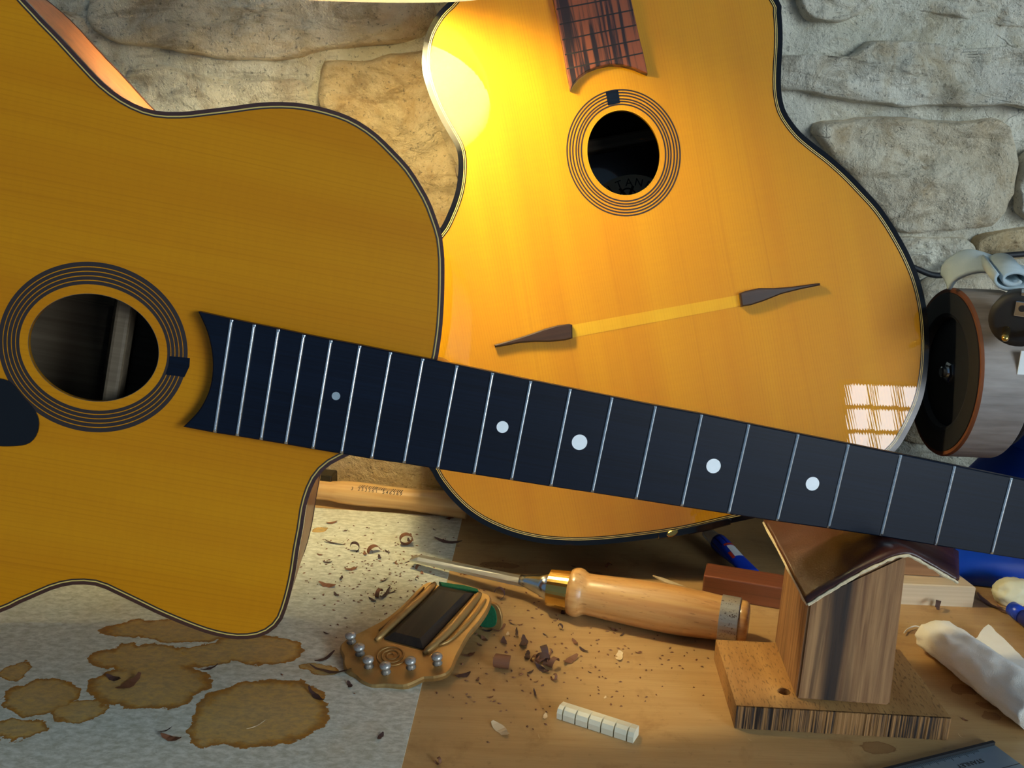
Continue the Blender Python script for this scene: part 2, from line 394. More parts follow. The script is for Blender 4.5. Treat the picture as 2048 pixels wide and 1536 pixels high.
STONES = [stone_mat('stone_buff', sr(219, 198, 162), sr(239, 225, 196), sr(192, 162, 117)),
          stone_mat('stone_ochre', sr(205, 178, 131), sr(223, 201, 160), sr(183, 144, 90)),
          stone_mat('stone_grey', sr(219, 210, 186), sr(239, 231, 210), sr(196, 176, 141)),
          stone_mat('stone_pale', sr(225, 213, 183), sr(244, 235, 210), sr(203, 178, 140))]
M['mortar'] = stone_mat('lime_mortar', sr(216, 210, 187), sr(239, 232, 211), sr(196, 180, 146))

# ------------------------------------------------------------------ workbench and wall
def stain_field(n, vec, items, warp, wscale):
    """min over ellipses of normalised distance, warped by noise; item = (x, y, rx, ry)"""
    nz = n.n('ShaderNodeTexNoise', i={'Vector': vec, 'Scale': wscale, 'Detail': 5.0, 'Roughness': 0.6})
    off = n.n('ShaderNodeVectorMath', operation='MULTIPLY_ADD', i={0: nz.outputs['Color'], 1: (warp*2, warp*2, 0), 2: (-warp, -warp, 0)})
    pv = n.n('ShaderNodeVectorMath', operation='ADD', i={0: vec, 1: off.outputs[0]}).outputs[0]
    best = None
    for (x, y, rx, ry) in items:
        s = n.n('ShaderNodeVectorMath', operation='SUBTRACT', i={0: pv, 1: (x, y, 0)})
        k = n.n('ShaderNodeVectorMath', operation='MULTIPLY', i={0: s.outputs[0], 1: (1/rx, 1/ry, 0)})
        d = n.n('ShaderNodeVectorMath', operation='LENGTH', i={0: k.outputs[0]}).outputs['Value']
        best = d if best is None else n.math('MINIMUM', best, d)
    return best
def pxstain(x, y, rx, ry, z=0.0):
    c = onz(x, y, z); a = onz(x+rx, y, z); b = onz(x, y-ry, z); return (c.x, c.y, (a-c).length, (b-c).length)
def bench_mat():
    n = NT('bench_ply'); tc = n.n('ShaderNodeTexCoord').outputs['Object']
    f1 = n.noise(n.coord((7, 130, 1), (0, 0, 0.06)), 1, 5, 0.65, 0.5); f2 = n.noise(n.coord((40, 900, 1), (0, 0, 0.06)), 1, 3, 0.6); f3 = n.noise(n.coord(), 9, 4)
    col = n.mix(n.ramp(f1, [(0.28, 0.0), (0.72, 1.0)]), sr(168, 128, 78), sr(188, 152, 100))
    col = n.mix(n.math('MULTIPLY', n.ramp(f2, [(0.5, 0.0), (0.75, 1.0)]), 0.3), col, sr(126, 88, 50))
    col = n.mix(n.math('MULTIPLY', f3, 0.5), col, sr(172, 132, 80))
    items = [pxstain(*a) for a in ((1755, 1496, 34, 13), (1975, 1411, 22, 7), (1985, 1433, 16, 7), (1925, 1380, 26, 9), (1860, 1298, 14, 4), (1835, 1266, 20, 5), (1160, 1148, 50, 8), (1000, 1130, 40, 6))]
    bl = n.noise(tc, 30, 6, 0.7, 0.4); bl2 = n.noise(tc, 160, 4, 0.7)
    col = n.mix(n.ramp(bl, [(0.54, 0.0), (0.68, 0.4)]), col, sr(128, 82, 38))
    col = n.mix(n.ramp(bl2, [(0.62, 0.0), (0.72, 0.35)]), col, sr(96, 62, 32))
    d = stain_field(n, tc, items, 0.006, 90)
    k = n.ramp(d, [(0.0, 0.45), (0.85, 0.5), (0.97, 0.75), (1.04, 0.0)])
    n.set(Base_Color=n.mix(k, col, sr(112, 62, 24)), Roughness=0.5, Coat_Weight=0.12, Coat_Roughness=0.3); n.bump(f2, 0.12, 0.0003); return n.m
bench = link('workbench', box(-1.1, 1.1, -0.02, 0.885, -0.045, 0.0, 0.002), bench_mat())
tag(bench, 'tan wooden workbench top under the guitars and tools', 'workbench')

def paper_mat():
    n = NT('stained_paper'); tc = n.n('ShaderNodeTexCoord').outputs['Object']
    f = n.noise(n.coord((170, 300, 1), (0, 0, 0.25)), 1, 6, 0.7, 0.3); g = n.noise(tc, 22, 4); fi = n.noise(n.coord((700, 1800, 1), (0, 0, 0.25)), 1, 3)
    col = n.mix(n.ramp(f, [(0.38, 0.0), (0.62, 1.0)]), sr(182, 178, 154), sr(220, 217, 198))
    col = n.mix(n.math('MULTIPLY', n.ramp(fi, [(0.55, 0.0), (0.75, 1.0)]), 0.2), col, sr(132, 124, 100))
    col = n.mix(n.math('MULTIPLY', n.ramp(g, [(0.5, 0.0), (0.8, 1.0)]), 0.25), col, sr(186, 158, 104))
    items = [pxstain(*a) for a in ((35, 1345, 26, 15), (80, 1395, 75, 34), (160, 1422, 52, 22), (35, 1462, 60, 20), (300, 1372, 118, 44), (300, 1318, 118, 26), (350, 1262, 150, 22), (455, 1450, 80, 40), (525, 1425, 135, 66), (430, 1310, 60, 22), (520, 1300, 95, 30), (640, 1342, 40, 12), (640, 1060, 17, 6))]
    d = stain_field(n, tc, items, 0.011, 55)
    wash = n.ramp(d, [(0.0, 0.84), (0.78, 0.9), (0.94, 1.0), (1.0, 0.95), (1.04, 0.0)])
    k = n.math('MULTIPLY', wash, n.ramp(f, [(0.35, 0.82), (0.65, 1.0)]))
    col = n.mix(k, col, (0.80, 0.43, 0.03), 'MULTIPLY')
    rimk = n.ramp(d, [(0.80, 0.0), (0.95, 0.85), (1.0, 0.8), (1.04, 0.0)])
    n.set(Base_Color=n.mix(rimk, col, (0.66, 0.44, 0.22), 'MULTIPLY'), Roughness=0.75); n.bump(fi, 0.06, 0.0003); return n.m
c0 = onz(925, 1036); c1 = onz(803, 1536); c2 = onz(644, 1018)
dirR = (c1-c0).normalized(); dirB = (c2-c0).normalized()
pa, pb, pc, pd = c0, c0+dirR*0.44, c0+dirR*0.44+dirB*0.62, c0+dirB*0.62
paper = link('paper_sheet', prism([pa[:2], pb[:2], pc[:2], pd[:2]], 0.0, 0.0007), paper_mat())
tag(paper, 'large sheet of off-white paper with brown varnish stains lying under the left guitar', 'paper')

YW = 0.905
def fbm(x, y, z, o=4):
    return noise.fractal(V((x, y, z)), 0.8, 2.0, o, noise_basis='PERLIN_ORIGINAL')
def wall_grid():
    nx, nz = 300, 150; x0, x1, z0, z1 = -1.1, 1.1, -0.045, 1.05; vs = []; fs = []
    for j in range(nz+1):
        for i in range(nx+1):
            x = x0+(x1-x0)*i/nx; z = z0+(z1-z0)*j/nz
            vs.append((x, YW+0.002-0.006*fbm(x*10, 3, z*14)-0.005*fbm(x*40, 8, z*46, 4), z))
    for j in range(nz):
        for i in range(nx):
            a = j*(nx+1)+i; fs.append((a, a+1, a+nx+2, a+nx+1))
    b = len(vs); vs += [(x0, YW+0.15, z0), (x1, YW+0.15, z0), (x1, YW+0.15, z1), (x0, YW+0.15, z1)]
    fs.append((b, b+3, b+2, b+1))
    return mesh(vs, fs)
wall = link('wall_back', wall_grid(), M['mortar'], smooth=True); tag(wall, 'rough stone wall with pale lime mortar', kind='structure')
def stone(pts, h, seed, mat):
    B = smoothc(pts, 56); cx = sum(q[0] for q in B)/56; cz = sum(q[1] for q in B)/56
    R = 20; vs = []; fs = []
    for k in range(R):
        t = 1-k/R
        for i, q in enumerate(B):
            j = 1+0.07*fbm(q[0]*28, seed, q[1]*28)*(1 if k == 0 else 0.8)
            x = cx+(q[0]-cx)*t*j; z = cz+(q[1]-cz)*t*j
            e = min(1.0, (1-t)*14.0)
            y = -0.004+h*(1-(1-e)**2)+0.010*fbm(x*9, seed, z*16)+0.007*fbm(x*26, seed+5, z*38)*(0.3+0.7*e)+0.0028*fbm(x*90, seed, z*110, 3)
            vs.append((x, YW-y, z))
    vs.append((cx, YW+0.007-h-0.006*fbm(cx*13, seed, cz*13), cz))
    for k in range(R-1):
        for i in range(56):
            j = (i+1) % 56; fs.append((k*56+i, k*56+j, (k+1)*56+j, (k+1)*56+i))
    for i in range(56): fs.append(((R-1)*56+i, (R-1)*56+(i+1) % 56, R*56))
    o = link('stone', fixn(mesh(vs, fs)), STONES[mat], wall, True)
    return o
vis = [([(195,-40),(330,-50),(560,-45),(820,-40),(885,20),(845,72),(760,92),(650,104),(540,122),(440,120),(330,98),(240,90),(185,60),(168,10)], 0.016, 0),
       ([(225,165),(262,128),(330,128),(420,150),(520,162),(600,158),(628,190),(620,270),(480,330),(300,320),(220,240)], 0.012, 3),
       ([(655,128),(740,112),(850,100),(940,120),(965,300),(945,470),(870,500),(770,430),(680,330),(640,220)], 0.022, 1),
       ([(1590,-50),(1720,-50),(1748,-5),(1715,32),(1660,48),(1612,36),(1588,0)], 0.015, 2),
       ([(1775,-50),(2090,-50),(2090,52),(1980,48),(1900,34),(1835,24),(1770,-5)], 0.012, 2),
       ([(1530,115),(1600,108),(1695,112),(1722,86),(1800,80),(1900,93),(2090,108),(2090,214),(2000,212),(1900,215),(1800,213),(1700,203),(1600,186),(1530,172)], 0.018, 2),
       ([(1615,262),(1650,240),(1780,233),(1900,243),(2005,238),(2028,285),(2020,370),(2002,430),(1978,458),(1900,463),(1795,464),(1740,410),(1660,318)], 0.018, 0),
       ([(2036,318),(2100,310),(2100,435),(2032,425)], 0.016, 2),
       ([(1770,480),(1850,474),(1938,480),(1945,525),(1900,545),(1800,548)], 0.010, 3),
       ([(1958,472),(2100,455),(2100,508),(1962,518)], 0.012, 1),
       ([(1830,570),(1960,548),(2100,540),(2100,720),(1830,720)], 0.014, 0)]
def ledge(x0, x1, z1, y0, seed, mat):
    nx, nz = 60, 22; vs = []; fs = []
    for j in range(nz+1):
        for i in range(nx+1):
            x = x0+(x1-x0)*i/nx; t = j/nz; ex_ = min(1, 8*min(i, nx-i)/nx)
            a = min(1, t*1.5); bk = max(0.0, t*1.5-1)/0.5
            zz = -0.002+z1*math.sin(a*math.pi/2); yy = y0+0.02*(1-math.cos(a*math.pi/2))**2+bk*0.10+0.05*(1-ex_)
            yy -= 0.006*fbm(x*16, seed, zz*20)+0.003*fbm(x*60, seed, zz*60); vs.append((x, yy, zz+0.004*fbm(x*20, yy*20, seed)*(a)))
    for j in range(nz):
        for i in range(nx):
            q = j*(nx+1)+i; fs.append((q, q+1, q+nx+2, q+nx+1))
    link('stone', mesh(vs, fs), STONES[mat], wall, True)
ledge(-0.30, 0.03, 0.085, 0.805, 3.3, 1); ledge(-0.75, -0.31, 0.075, 0.815, 8.3, 0)
boxes = []
for i, (px, hh, mt) in enumerate(vis):
    P = [onY(x, y, YW) for x, y in px]; P = [(q.x, q.z) for q in P]
    xs = [q[0] for q in P]; zs = [q[1] for q in P]; boxes.append((min(xs), max(xs), min(zs), max(zs)))
    stone(P, hh, i*3.7+1, mt)
z = 0.03; row = 0
while z < 0.98:
    hgt = random.uniform(0.065, 0.095); x = -1.05+random.uniform(0, 0.1)
    while x < 1.05:
        wdt = random.uniform(0.10, 0.22); a, b, c, d = x+0.006, x+wdt-0.006, z+0.005, z+hgt-0.005
        if all(b < B[0]-0.002 or a > B[1]+0.002 or d < B[2]-0.002 or c > B[3]+0.002 for B in boxes):
            P = [(a, c), ((a+b)/2, c-0.003), (b, c), (b+0.004, (c+d)/2), (b, d), ((a+b)/2, d+0.004), (a, d), (a-0.004, (c+d)/2)]
            P = [(q[0]+random.uniform(-.006, .006), q[1]+random.uniform(-.005, .005)) for q in P]
            stone(P, random.uniform(0.010, 0.018), random.uniform(0, 99), random.randrange(4))
        x += wdt
    z += hgt; row += 1

# ------------------------------------------------------------------ the left guitar (fretted, cutaway)
GF = Frame((0.3152, 0.5262, CAMH-0.2167), (0.9811, 0.0905, -0.1707), (0.1557, 0.1533, 0.9758), (0.1145, -0.9840, 0.1363))
gf = empty('cutaway_guitar', GF.m, 'amber cutaway acoustic guitar with dark fretted fingerboard resting on the leather-topped block', 'guitar')
SB = -0.009; DEPTH = 0.106
px = [(880,690),(885,650),(888,600),(889,560),(889,525),(888,506),(884,472),(873,437),(860,403),(843,372),(819,335),(788,301),(754,268),(720,244),(685,227),(641,214),(598,206),(554,204),(513,206),(461,213),(410,219),(376,223),(342,224),(314,222),(284,214),(246,195),(205,164),(161,118),(120,73),(82,34),(60,10)]
out = [GF.loc(x, y, SB) for x, y in px]
out += [(-.610,.1755),(-.645,.191),(-.685,.198),(-.725,.194),(-.765,.176),(-.798,.146),(-.822,.104),(-.836,.052),(-.84,0),(-.836,-.052),(-.822,-.104),(-.798,-.146),(-.765,-.176),(-.725,-.194),(-.685,-.198),(-.645,-.188),(-.605,-.168)]
px2 = [(0,1225),(35,1209),(70,1194),(105,1179),(140,1170),(174,1169),(202,1174),(237,1190),(279,1210),(314,1227),(349,1242),(384,1256),(419,1268),(454,1276),(482,1278.5),(509,1276),(530,1270),(551,1256),(565,1238),(576,1208),(585,1174),(592,1139),(598,1098),(606,1056),(611,1021),(617,996),(625,974),(637,952),(654,935),(673,922),(691,915),(715,900),(760,875),(810,835),(850,780),(872,730)]
out += [GF.loc(x, y, SB) for x, y in px2]
FO = smoothc(out, 260); FO = [(q[0], q[1]) for q in FO]
hc = GF.loc(188, 696, SB)
def axlen(fr, c, ang, r, w):
    a = fr.loc(c[0]+r*math.cos(ang), c[1]+r*math.sin(ang), w); b = fr.loc(c[0]-r*math.cos(ang), c[1]-r*math.sin(ang), w)
    return (V(a)-V(b)).length/2
ga = math.radians(10.5)
HA, HB = axlen(GF, (188, 696), ga, 131.5, SB), axlen(GF, (188, 696), ga+math.pi/2, 106, SB)
OA, OB = axlen(GF, (188, 696), ga, 190.7, SB), axlen(GF, (188, 696), ga+math.pi/2, 169, SB)
sb = link('soundboard', plate([offset(FO, 0.0006), ell(hc, HA, HB)], SB-0.003, SB), M['spruce_front'], gf)
link('soundhole_edge', strip(ell(hc, HA, HB), ell(hc, HA+0.0002, HB+0.0002), SB+0.0001, zt=SB-0.003), M['inside'], sb)
inn = offset(FO, 0.0025)
link('sides', strip(offset(FO, 0.0002), inn, SB-0.0012, zt=SB-DEPTH), M['maple_side'], gf, False)
link('back', prism(offset(FO, 0.0004), SB-DEPTH-0.003, SB-DEPTH), M['inside'], gf)
o1, o2, o3, o4 = FO, offset(FO, 0.0019), offset(FO, 0.0025), offset(FO, 0.0032)
link('binding', strip(o1, o2, SB+0.0003, zt=SB-0.004), M['brown_bind'], gf)
link('purfling', strip(o2, o3, SB+0.0003), M['cream_line'], gf)
link('purfling', strip(o3, o4, SB+0.00025), M['ring_dark'], gf)
link('back_binding', strip(offset(FO, -0.0002), offset(FO, 0.002), SB-DEPTH+0.002, zt=SB-DEPTH-0.0035), M['brown_bind'], gf)
# rosette: five dark rings with spruce showing between
ia, ib = HA+(OA-HA)*0.30, HB+(OB-HB)*0.30
for k in range(5):
    t0, t1 = (k+0.0)/5, (k+0.78)/5
    if k == 4: t1 = 1.0
    link('rosette_ring', strip(ell(hc, ia+(OA-ia)*t0, ib+(OB-ib)*t0), ell(hc, ia+(OA-ia)*t1, ib+(OB-ib)*t1), SB+0.00015), M['ring_dark'], gf)
q = [GF.loc(x, y, SB) for x, y in ((339,712),(380,716),(379,733),(369,754),(331,749),(337,731))]
link('rosette_tab', prism(q, SB-0.0005, SB+0.0003), M['ebony'], gf)
q = smoothc([GF.loc(x, y, SB) for x, y in ((-40,770),(-15,757),(10,758),(28,770),(48,795),(70,820),(79,842),(75,868),(58,887),(25,892),(-10,890),(-40,875))], 48)
link('pickguard', prism(q, SB-0.0005, SB+0.0012, 0.0003), M['black'], gf)
# braces inside
cx, cy = hc
link('brace', box(cx+0.003, cx+0.011, cy-0.10, cy+0.10, SB-0.030, SB-0.016, 0.002), M['inside'], gf)
link('brace', box(cx-0.11, cx+0.11, cy+0.012, cy+0.030, SB-DEPTH+0.0005, SB-DEPTH+0.012, 0.002), M['inside'], gf)
link('brace', box(cx-0.018, cx+0.0-0.006, cy-0.10, cy+0.10, SB-DEPTH+0.0005, SB-DEPTH+0.014, 0.002), M['inside'], gf)
# fingerboard
TX = [463.6,508.7,556.8,607.9,662,719.7,781.2,845.7,914,985.2,1061.4,1140.7,1224.1,1311,1403.2,1497.7,1596.1,1696.6,1801.5,1909.3,2022.8]
TY = [639.6,649.2,658.8,669.7,680.7,691.6,704.4,717.2,730.8,745.6,762,777.9,794.8,812.3,829.2,848.7,868.6,888.7,910.1,932.4,955.7]
BX = [429.7,474.5,522.3,571.8,626,683.1,743.2,808,875.5,947.8,1022.9,1101.6,1184.5,1272,1363.4,1456.9,1554.1,1656.9,1762,1870.4,1982.9]
BY = [864.6,871.5,879.4,887.6,897.2,906.5,916.9,925.9,936.9,947.9,959.4,972,984.3,998,1012.3,1026.7,1041.5,1055.9,1071.5,1089.7,1107.6]
top = [GF.loc(396, 623, 0)]+[GF.loc(x, y-1.5, 0) for x, y in zip(TX, TY)]; bot = [GF.loc(366, 854, 0)]+[GF.loc(x, y+1.5, 0) for x, y in zip(BX, BY)]
top.append((0.0, 0.0218)); bot.append((0.0, -0.0220))
end = smoothc([GF.loc(x, y, 0) for x, y in ((396,623),(412,658),(421,690),(425,720),(424.5,748),(419,778),(408,804),(393,827),(366,854))], 24, False)
fbo = [(q[0], q[1]) for q in end][1:-1]
fb = [(t[0], t[1]) for t in reversed(top)]+fbo+[(t[0], t[1]) for t in bot]
fbm_ = link('fingerboard', prism(fb, -0.0062, 0.0, 0.0006), M['ebony'], gf)
link('fingerboard_wedge', prism([(a, b) for a, b in offset(fb, 0.0012) if a < -0.30], SB, -0.0060), M['brown_bind'], gf)
def fret(a, b, w=0.0019, hgt=0.0011):
    a, b = V((a[0], a[1], 0)), V((b[0], b[1], 0)); L = (b-a).length; prof = []
    for k in range(9):
        t = math.pi*k/8; prof.append((-math.cos(t)*w/2, math.sin(t)*hgt))
    xs = [(0.0, 0.55), (0.0012, 1.0), (L-0.0012, 1.0), (L, 0.55)]; vs = []; fs = []
    for x, s in xs:
        for (yy, zz) in prof: vs.append((x, yy, zz*s))
        vs.append((x, 0, -0.001))
    n = len(prof)+1
    for i in range(3):
        for k in range(n): fs.append((i*n+k, i*n+(k+1) % n, (i+1)*n+(k+1) % n, (i+1)*n+k))
    fs += [tuple(range(n)), tuple(range(3*n, 4*n))]
    me = fixn(mesh(vs, fs)); o = link('fret', me, M['fret'], gf, False); o.matrix_local = axis_m(a, b); return o
for x, y, X, Y in zip(TX, TY, BX, BY):
    a = GF.loc(x, y, 0); b = GF.loc(X, Y, 0); fret(a, b)
for (x, y, r, mt) in ((672,792,8,'abalone'),(1005,854,11.8,'pearl'),(1159,884.5,15.6,'pearl'),(1427,932,15,'pearl'),(1625,967.5,14.4,'pearl')):
    c = GF.loc(x, y, 0); R = r*0.53/2000*1.0
    link('position_dot', prism(ell(c, R, R, 32), -0.0008, 0.00008), M[mt], gf)
# neck behind the fingerboard
def neck(x0, x1, w0, w1, th, seg=14, steps=14):
    vs = []; fs = []
    for i in range(steps+1):
        t = i/steps; x = x0+(x1-x0)*t; w = (w0+(w1-w0)*t)/2
        for k in range(seg+1):
            a = math.pi*k/seg; vs.append((x, -w*math.cos(a), -0.0062-th*math.sin(a)**0.8))
    n = seg+1
    for i in range(steps):
        for k in range(n): fs.append((i*n+k, i*n+(k+1) % n, (i+1)*n+(k+1) % n, (i+1)*n+k))
    fs += [tuple(range(n)), tuple(range(steps*n, steps*n+n))]
    return fixn(mesh(vs, fs))
link('neck', neck(-0.366, 0.004, 0.0535, 0.0425, 0.0165), M['neck'], gf, False)
link('neck_heel', box(-0.390, -0.352, -0.022, 0.022, -0.085, -0.0065, 0.006, 3), M['neck'], gf)
link('nut', box(0.0, 0.0045, -0.0215, 0.0215, -0.006, 0.002, 0.0008), M['bone'], gf)
hs = link('headstock', prism([(0.004,-0.022),(0.03,-0.032),(0.17,-0.037),(0.185,0.0),(0.17,0.037),(0.03,0.032),(0.004,0.022)], -0.020, -0.006, 0.001), M['neck'], gf)
hs.rotation_euler = (0, math.radians(9), 0)

# ------------------------------------------------------------------ the right guitar (leaning on the wall)
lean = math.radians(15.2)
nB = V((0, -math.cos(lean), math.sin(lean)))
P0 = onz(1140, 1090, 0.0995*math.sin(lean))
tmp = Frame(P0, (1, 0, 0), (0, math.sin(lean), math.cos(lean)), nB)
tl = tmp.loc(1390, 1065); hl = tmp.loc(1247, 305)
tailP = tmp.m @ V((tl[0], tl[1], 0)); holeP = tmp.m @ V((hl[0], hl[1], 0))
ay = (holeP-tailP).normalized(); GB = Frame(tailP, ay.cross(nB), ay, nB)
gb = empty('oval_hole_guitar', GB.m, 'honey-coloured acoustic guitar leaning upright against the stone wall, with moustache bridge ends', 'guitar')
rpx = [(1557,0),(1562.6,27),(1565,61),(1564.7,96),(1562.6,130),(1561.6,164),(1563.3,191),(1570,219),(1584,243),(1604,267),(1632,290.5),(1662.5,314),(1697,345),(1727,376),(1758,410),(1782,444),(1802.6,478.5),(1820,511.5),(1837,552.5),(1849,597),(1855.5,641),(1858,682),(1857,723),(1852,764),(1843.6,802),(1826.5,843),(1806,881),(1789,903),(1740,946),(1680,983),(1610,1011),(1540,1029),(1500,1038)]
bpx = [(1446,1049.5),(1402,1060),(1358,1069),(1314,1076),(1270,1081.7),(1226,1086.7),(1182,1090),(1138,1090.5),(1094,1087.6),(1059,1082),(1024,1073),(992,1061),(959.6,1045),(930,1024.6),(904,999.7),(883.5,975),(869,954),(860,938)]
lpx = [(886,448),(890.5,437.5),(902.5,410),(912,379),(916,352),(917,325),(914.5,304),(908,287),(894,263),(877,232),(863,202),(853,174),(846,147),(844,123),(845.5,99),(851,72),(861.5,48),(880,20.5),(901,0)]
R_ = [GB.loc(*q) for q in rpx]; B_ = [GB.loc(*q) for q in bpx]; L_ = [GB.loc(*q) for q in lpx]
ylo, yhi = B_[-1][1]+0.012, L_[0][1]-0.012
mir = [(-q[0], q[1]) for q in reversed(R_) if ylo < q[1] < yhi]
Lt, Rt = L_[-1], R_[0]
capp = [(Lt[0]+0.028, Lt[1]+0.022), (Lt[0]+0.060, Lt[1]+0.034), (-0.030, Lt[1]+0.042), (0.030, Lt[1]+0.042), (0.068, Rt[1]+0.046), (Rt[0]-0.016, Rt[1]+0.028)]
BO = [(q[0], q[1]) for q in smoothc(R_+B_+mir+L_+capp, 280)]
hc2 = GB.loc(1247, 305.5); gb_a = math.radians(90+10.8-21.6+0)
aang = math.atan2(1065-305, 1390-1247)
hA2, hB2 = axlen(GB, (1247, 305.5), aang, 85.3, 0), axlen(GB, (1247, 305.5), aang+math.pi/2, 72.1, 0)
oA2, oB2 = axlen(GB, (1247, 305.5), aang, 126.9, 0), axlen(GB, (1247, 305.5), aang+math.pi/2, 113.1, 0)
def e2(t, n=96): return ell(hc2, hB2+(oB2-hB2)*t, hA2+(oA2-hA2)*t, n)
D2 = 0.0995
sb2 = link('soundboard', plate([offset(BO, 0.0006), e2(0.0)], -0.003, 0.0), M['spruce_back'], gb)
link('soundhole_edge', strip(e2(0.0), e2(0.02), 0.0001, zt=-0.003), M['spruce_pale'], sb2)
link('sides', strip(offset(BO, 0.0002), offset(BO, 0.0025), -0.0012, zt=-D2+0.003), M['rose_side'], gb)
link('back', prism(offset(BO, 0.0004), -D2, -D2+0.003), M['rose_side'], gb)
ofs = [0.0, 0.0036, 0.0041, 0.0047, 0.0052, 0.0058]
mats = ['black', 'cream_line', 'black', 'cream_line', 'black']
nm = ['binding', 'purfling', 'purfling', 'purfling', 'purfling']
for k in range(5):
    a = BO if k == 0 else offset(BO, ofs[k])
    link(nm[k], strip(a, offset(BO, ofs[k+1]), 0.0003, zt=-0.005 if k == 0 else None), M[mats[k]], gb)
for t in (0.985, 0.845, 0.705, 0.545, 0.425, 0.285):
    link('rosette_ring', strip(e2(t-0.036), e2(t+0.036), 0.00015), M['ring_dark'], gb)
q = [GB.loc(x, y) for x, y in ((1211,183),(1236,180),(1240,206),(1216,211))]
link('rosette_tab', prism(q, -0.0005, 0.0003), M['ebony'], gb)
q = [GB.loc(x, y) for x, y in ((1144,650),(1478,590),(1481,612),(1145,675))]
link('bridge_footprint', prism(q, -0.0003, 0.00012), M['spruce_pale'], gb)
for pts in ([(1477,587),(1488,583),(1515,577),(1545,577),(1580,574.5),(1620,569),(1637,567),(1637.5,571.5),(1600,579),(1560,589),(1525,603),(1500,611),(1481,614)],
            [(989,690),(1010,684),(1050,672),(1090,658),(1115,651),(1138,648),(1144,650),(1144.5,677),(1130,681),(1100,684),(1070,684),(1040,686),(1010,692),(990,695)]):
    link('moustache', prism([GB.loc(*a) for a in pts], -0.0005, 0.0042, 0.0009), M['mustache'], gb)
q = [GB.loc(x, y) for x, y in ((1315,1066),(1345,1061),(1400,1049),(1455,1036),(1463,1039),(1460,1049),(1420,1060),(1360,1072),(1316,1078))]
tb = link('tail_clip', prism(q, -0.012, 0.0016, 0.0006), M['black'], gb)
c = GB.loc(1344, 1065.5); link('brass_pin', prism(ell(c, 0.0042, 0.0021, 24, 0.2), -0.001, 0.0024, 0.0005), M['brass'], tb)
# fingerboard of the right guitar, slots cut but no frets fitted
FBW = 0.006
lft = [(1099,-40),(1107.5,0),(1117,49),(1127,100),(1133,138),(1141,179)]; rgt = [(1295.6,147),(1287,106),(1280,79),(1273,47),(1262.6,0),(1254,-40)]
arc = [(1147,166),(1158,153),(1175,141),(1195,133),(1220,128),(1245,129),(1270,136)]
lf = [GB.loc(x, y, FBW) for x, y in lft]; rg = [GB.loc(x, y, FBW) for x, y in rgt]; ac = [GB.loc(x, y, FBW) for x, y in arc]
dl = V(lf[0])-V(lf[-1]); dr = V(rg[-1])-V(rg[0])
topl = V(lf[0])+dl.normalized()*0.16; topr = V(rg[-1])+dr.normalized()*0.16
fb2 = [tuple(topl)]+lf+ac+rg+[tuple(topr)]
link('fingerboard', prism(fb2, 0.0, FBW, 0.0005), M['rosewood'], gb)
link('neck', box(min(topl.x, lf[0][0])+0.004, topr.x-0.004, topl.y-0.14, topl.y+0.02, -0.018, 0.0), M['neck'], gb)
for (a, b) in (((1113,18.6),(1260,-9)),((1119,49),(1266,20)),((1124.5,80),(1272.5,50)),((1129.5,109.6),(1279,79.6)),((1133.5,137.7),(1285.5,106))):
    A = GB.l3(*a, FBW); Bq = GB.l3(*b, FBW)
    o = link('fret_slot', box(0, (Bq-A).length, -0.0005, 0.0005, -0.0006, 0.00012), M['ink'], gb); o.matrix_local = axis_m(A, Bq)
# maker's label on the inside of the back
LW = -D2+0.0032
lc = GB.loc(1262, 425, LW); lr = 0.035
lab = link('paper_label', prism(ell(lc, lr, lr*0.86, 48), LW-0.0002, LW+0.0002), plain('old_label', sr(206, 190, 160), 0.8), gb)
for i, ch in enumerate('GITANE'):
    a = math.radians(90+44-i*16.5); o = link('lettering', text(ch, 0.0088), M['ink'], lab)
    o.matrix_local = T((lc[0]+lr*0.80*math.cos(a), lc[1]+lr*0.68*math.sin(a), LW+0.0003)) @ Matrix.Rotation(a-math.pi/2, 4, 'Z')
for s in (-1, 1):
    o = link('emblem', box(-0.011, 0.011, -0.0011, 0.0011, 0, 0.0001), M['ink'], lab); o.matrix_local = T((lc[0], lc[1]+0.011, LW+0.0003)) @ Matrix.Rotation(s*1.05, 4, 'Z')
o = link('emblem', strip(ell((0, 0), 0.0075, 0.009, 32), ell((0, 0), 0.0063, 0.0078, 32), 0.0001, zt=0.0), M['ink'], lab); o.matrix_local = T((lc[0], lc[1]+0.011, LW+0.0003))
link('brace', box(hc2[0]-0.12, hc2[0]+0.12, hc2[1]+0.022, hc2[1]+0.032, LW, LW+0.014, 0.002), M['inside'], gb)

# ------------------------------------------------------------------ neck stand, leather
BT = 0.0133
def pz(x, y, z): q = onz(x, y, z); return (q.x, q.y)
bq = [pz(1431.8, 1279, BT), pz(1473, 1412, BT), pz(1902, 1436, BT), pz(1812, 1312, BT)]
o_ = V((bq[1][0], bq[1][1], 0)); ex = (V((*bq[2], 0))-o_); 
SM = axis_m(o_, o_+ex)
st = empty('neck_rest', SM, 'wooden neck rest: streaked upright block on a rough sawn base board', 'neck rest')
inv = SM.inverted()
def sl(P): return inv @ V(P)
lb = [sl((*b, 0)) for b in bq]; lb[3] = lb[0]+(lb[2]-lb[1])+V((-0.004, 0.0, 0))
hole = sl((*pz(1568, 1383, BT), 0))
base = link('base_board', plate([[(q.x, q.y) for q in lb], ell((hole.x, hole.y), 0.0036, 0.0036, 24)], 0.0, BT), M['base_top'], st)
e0, e1 = lb[1], lb[2]
sv = []; sf = []; NS = 150
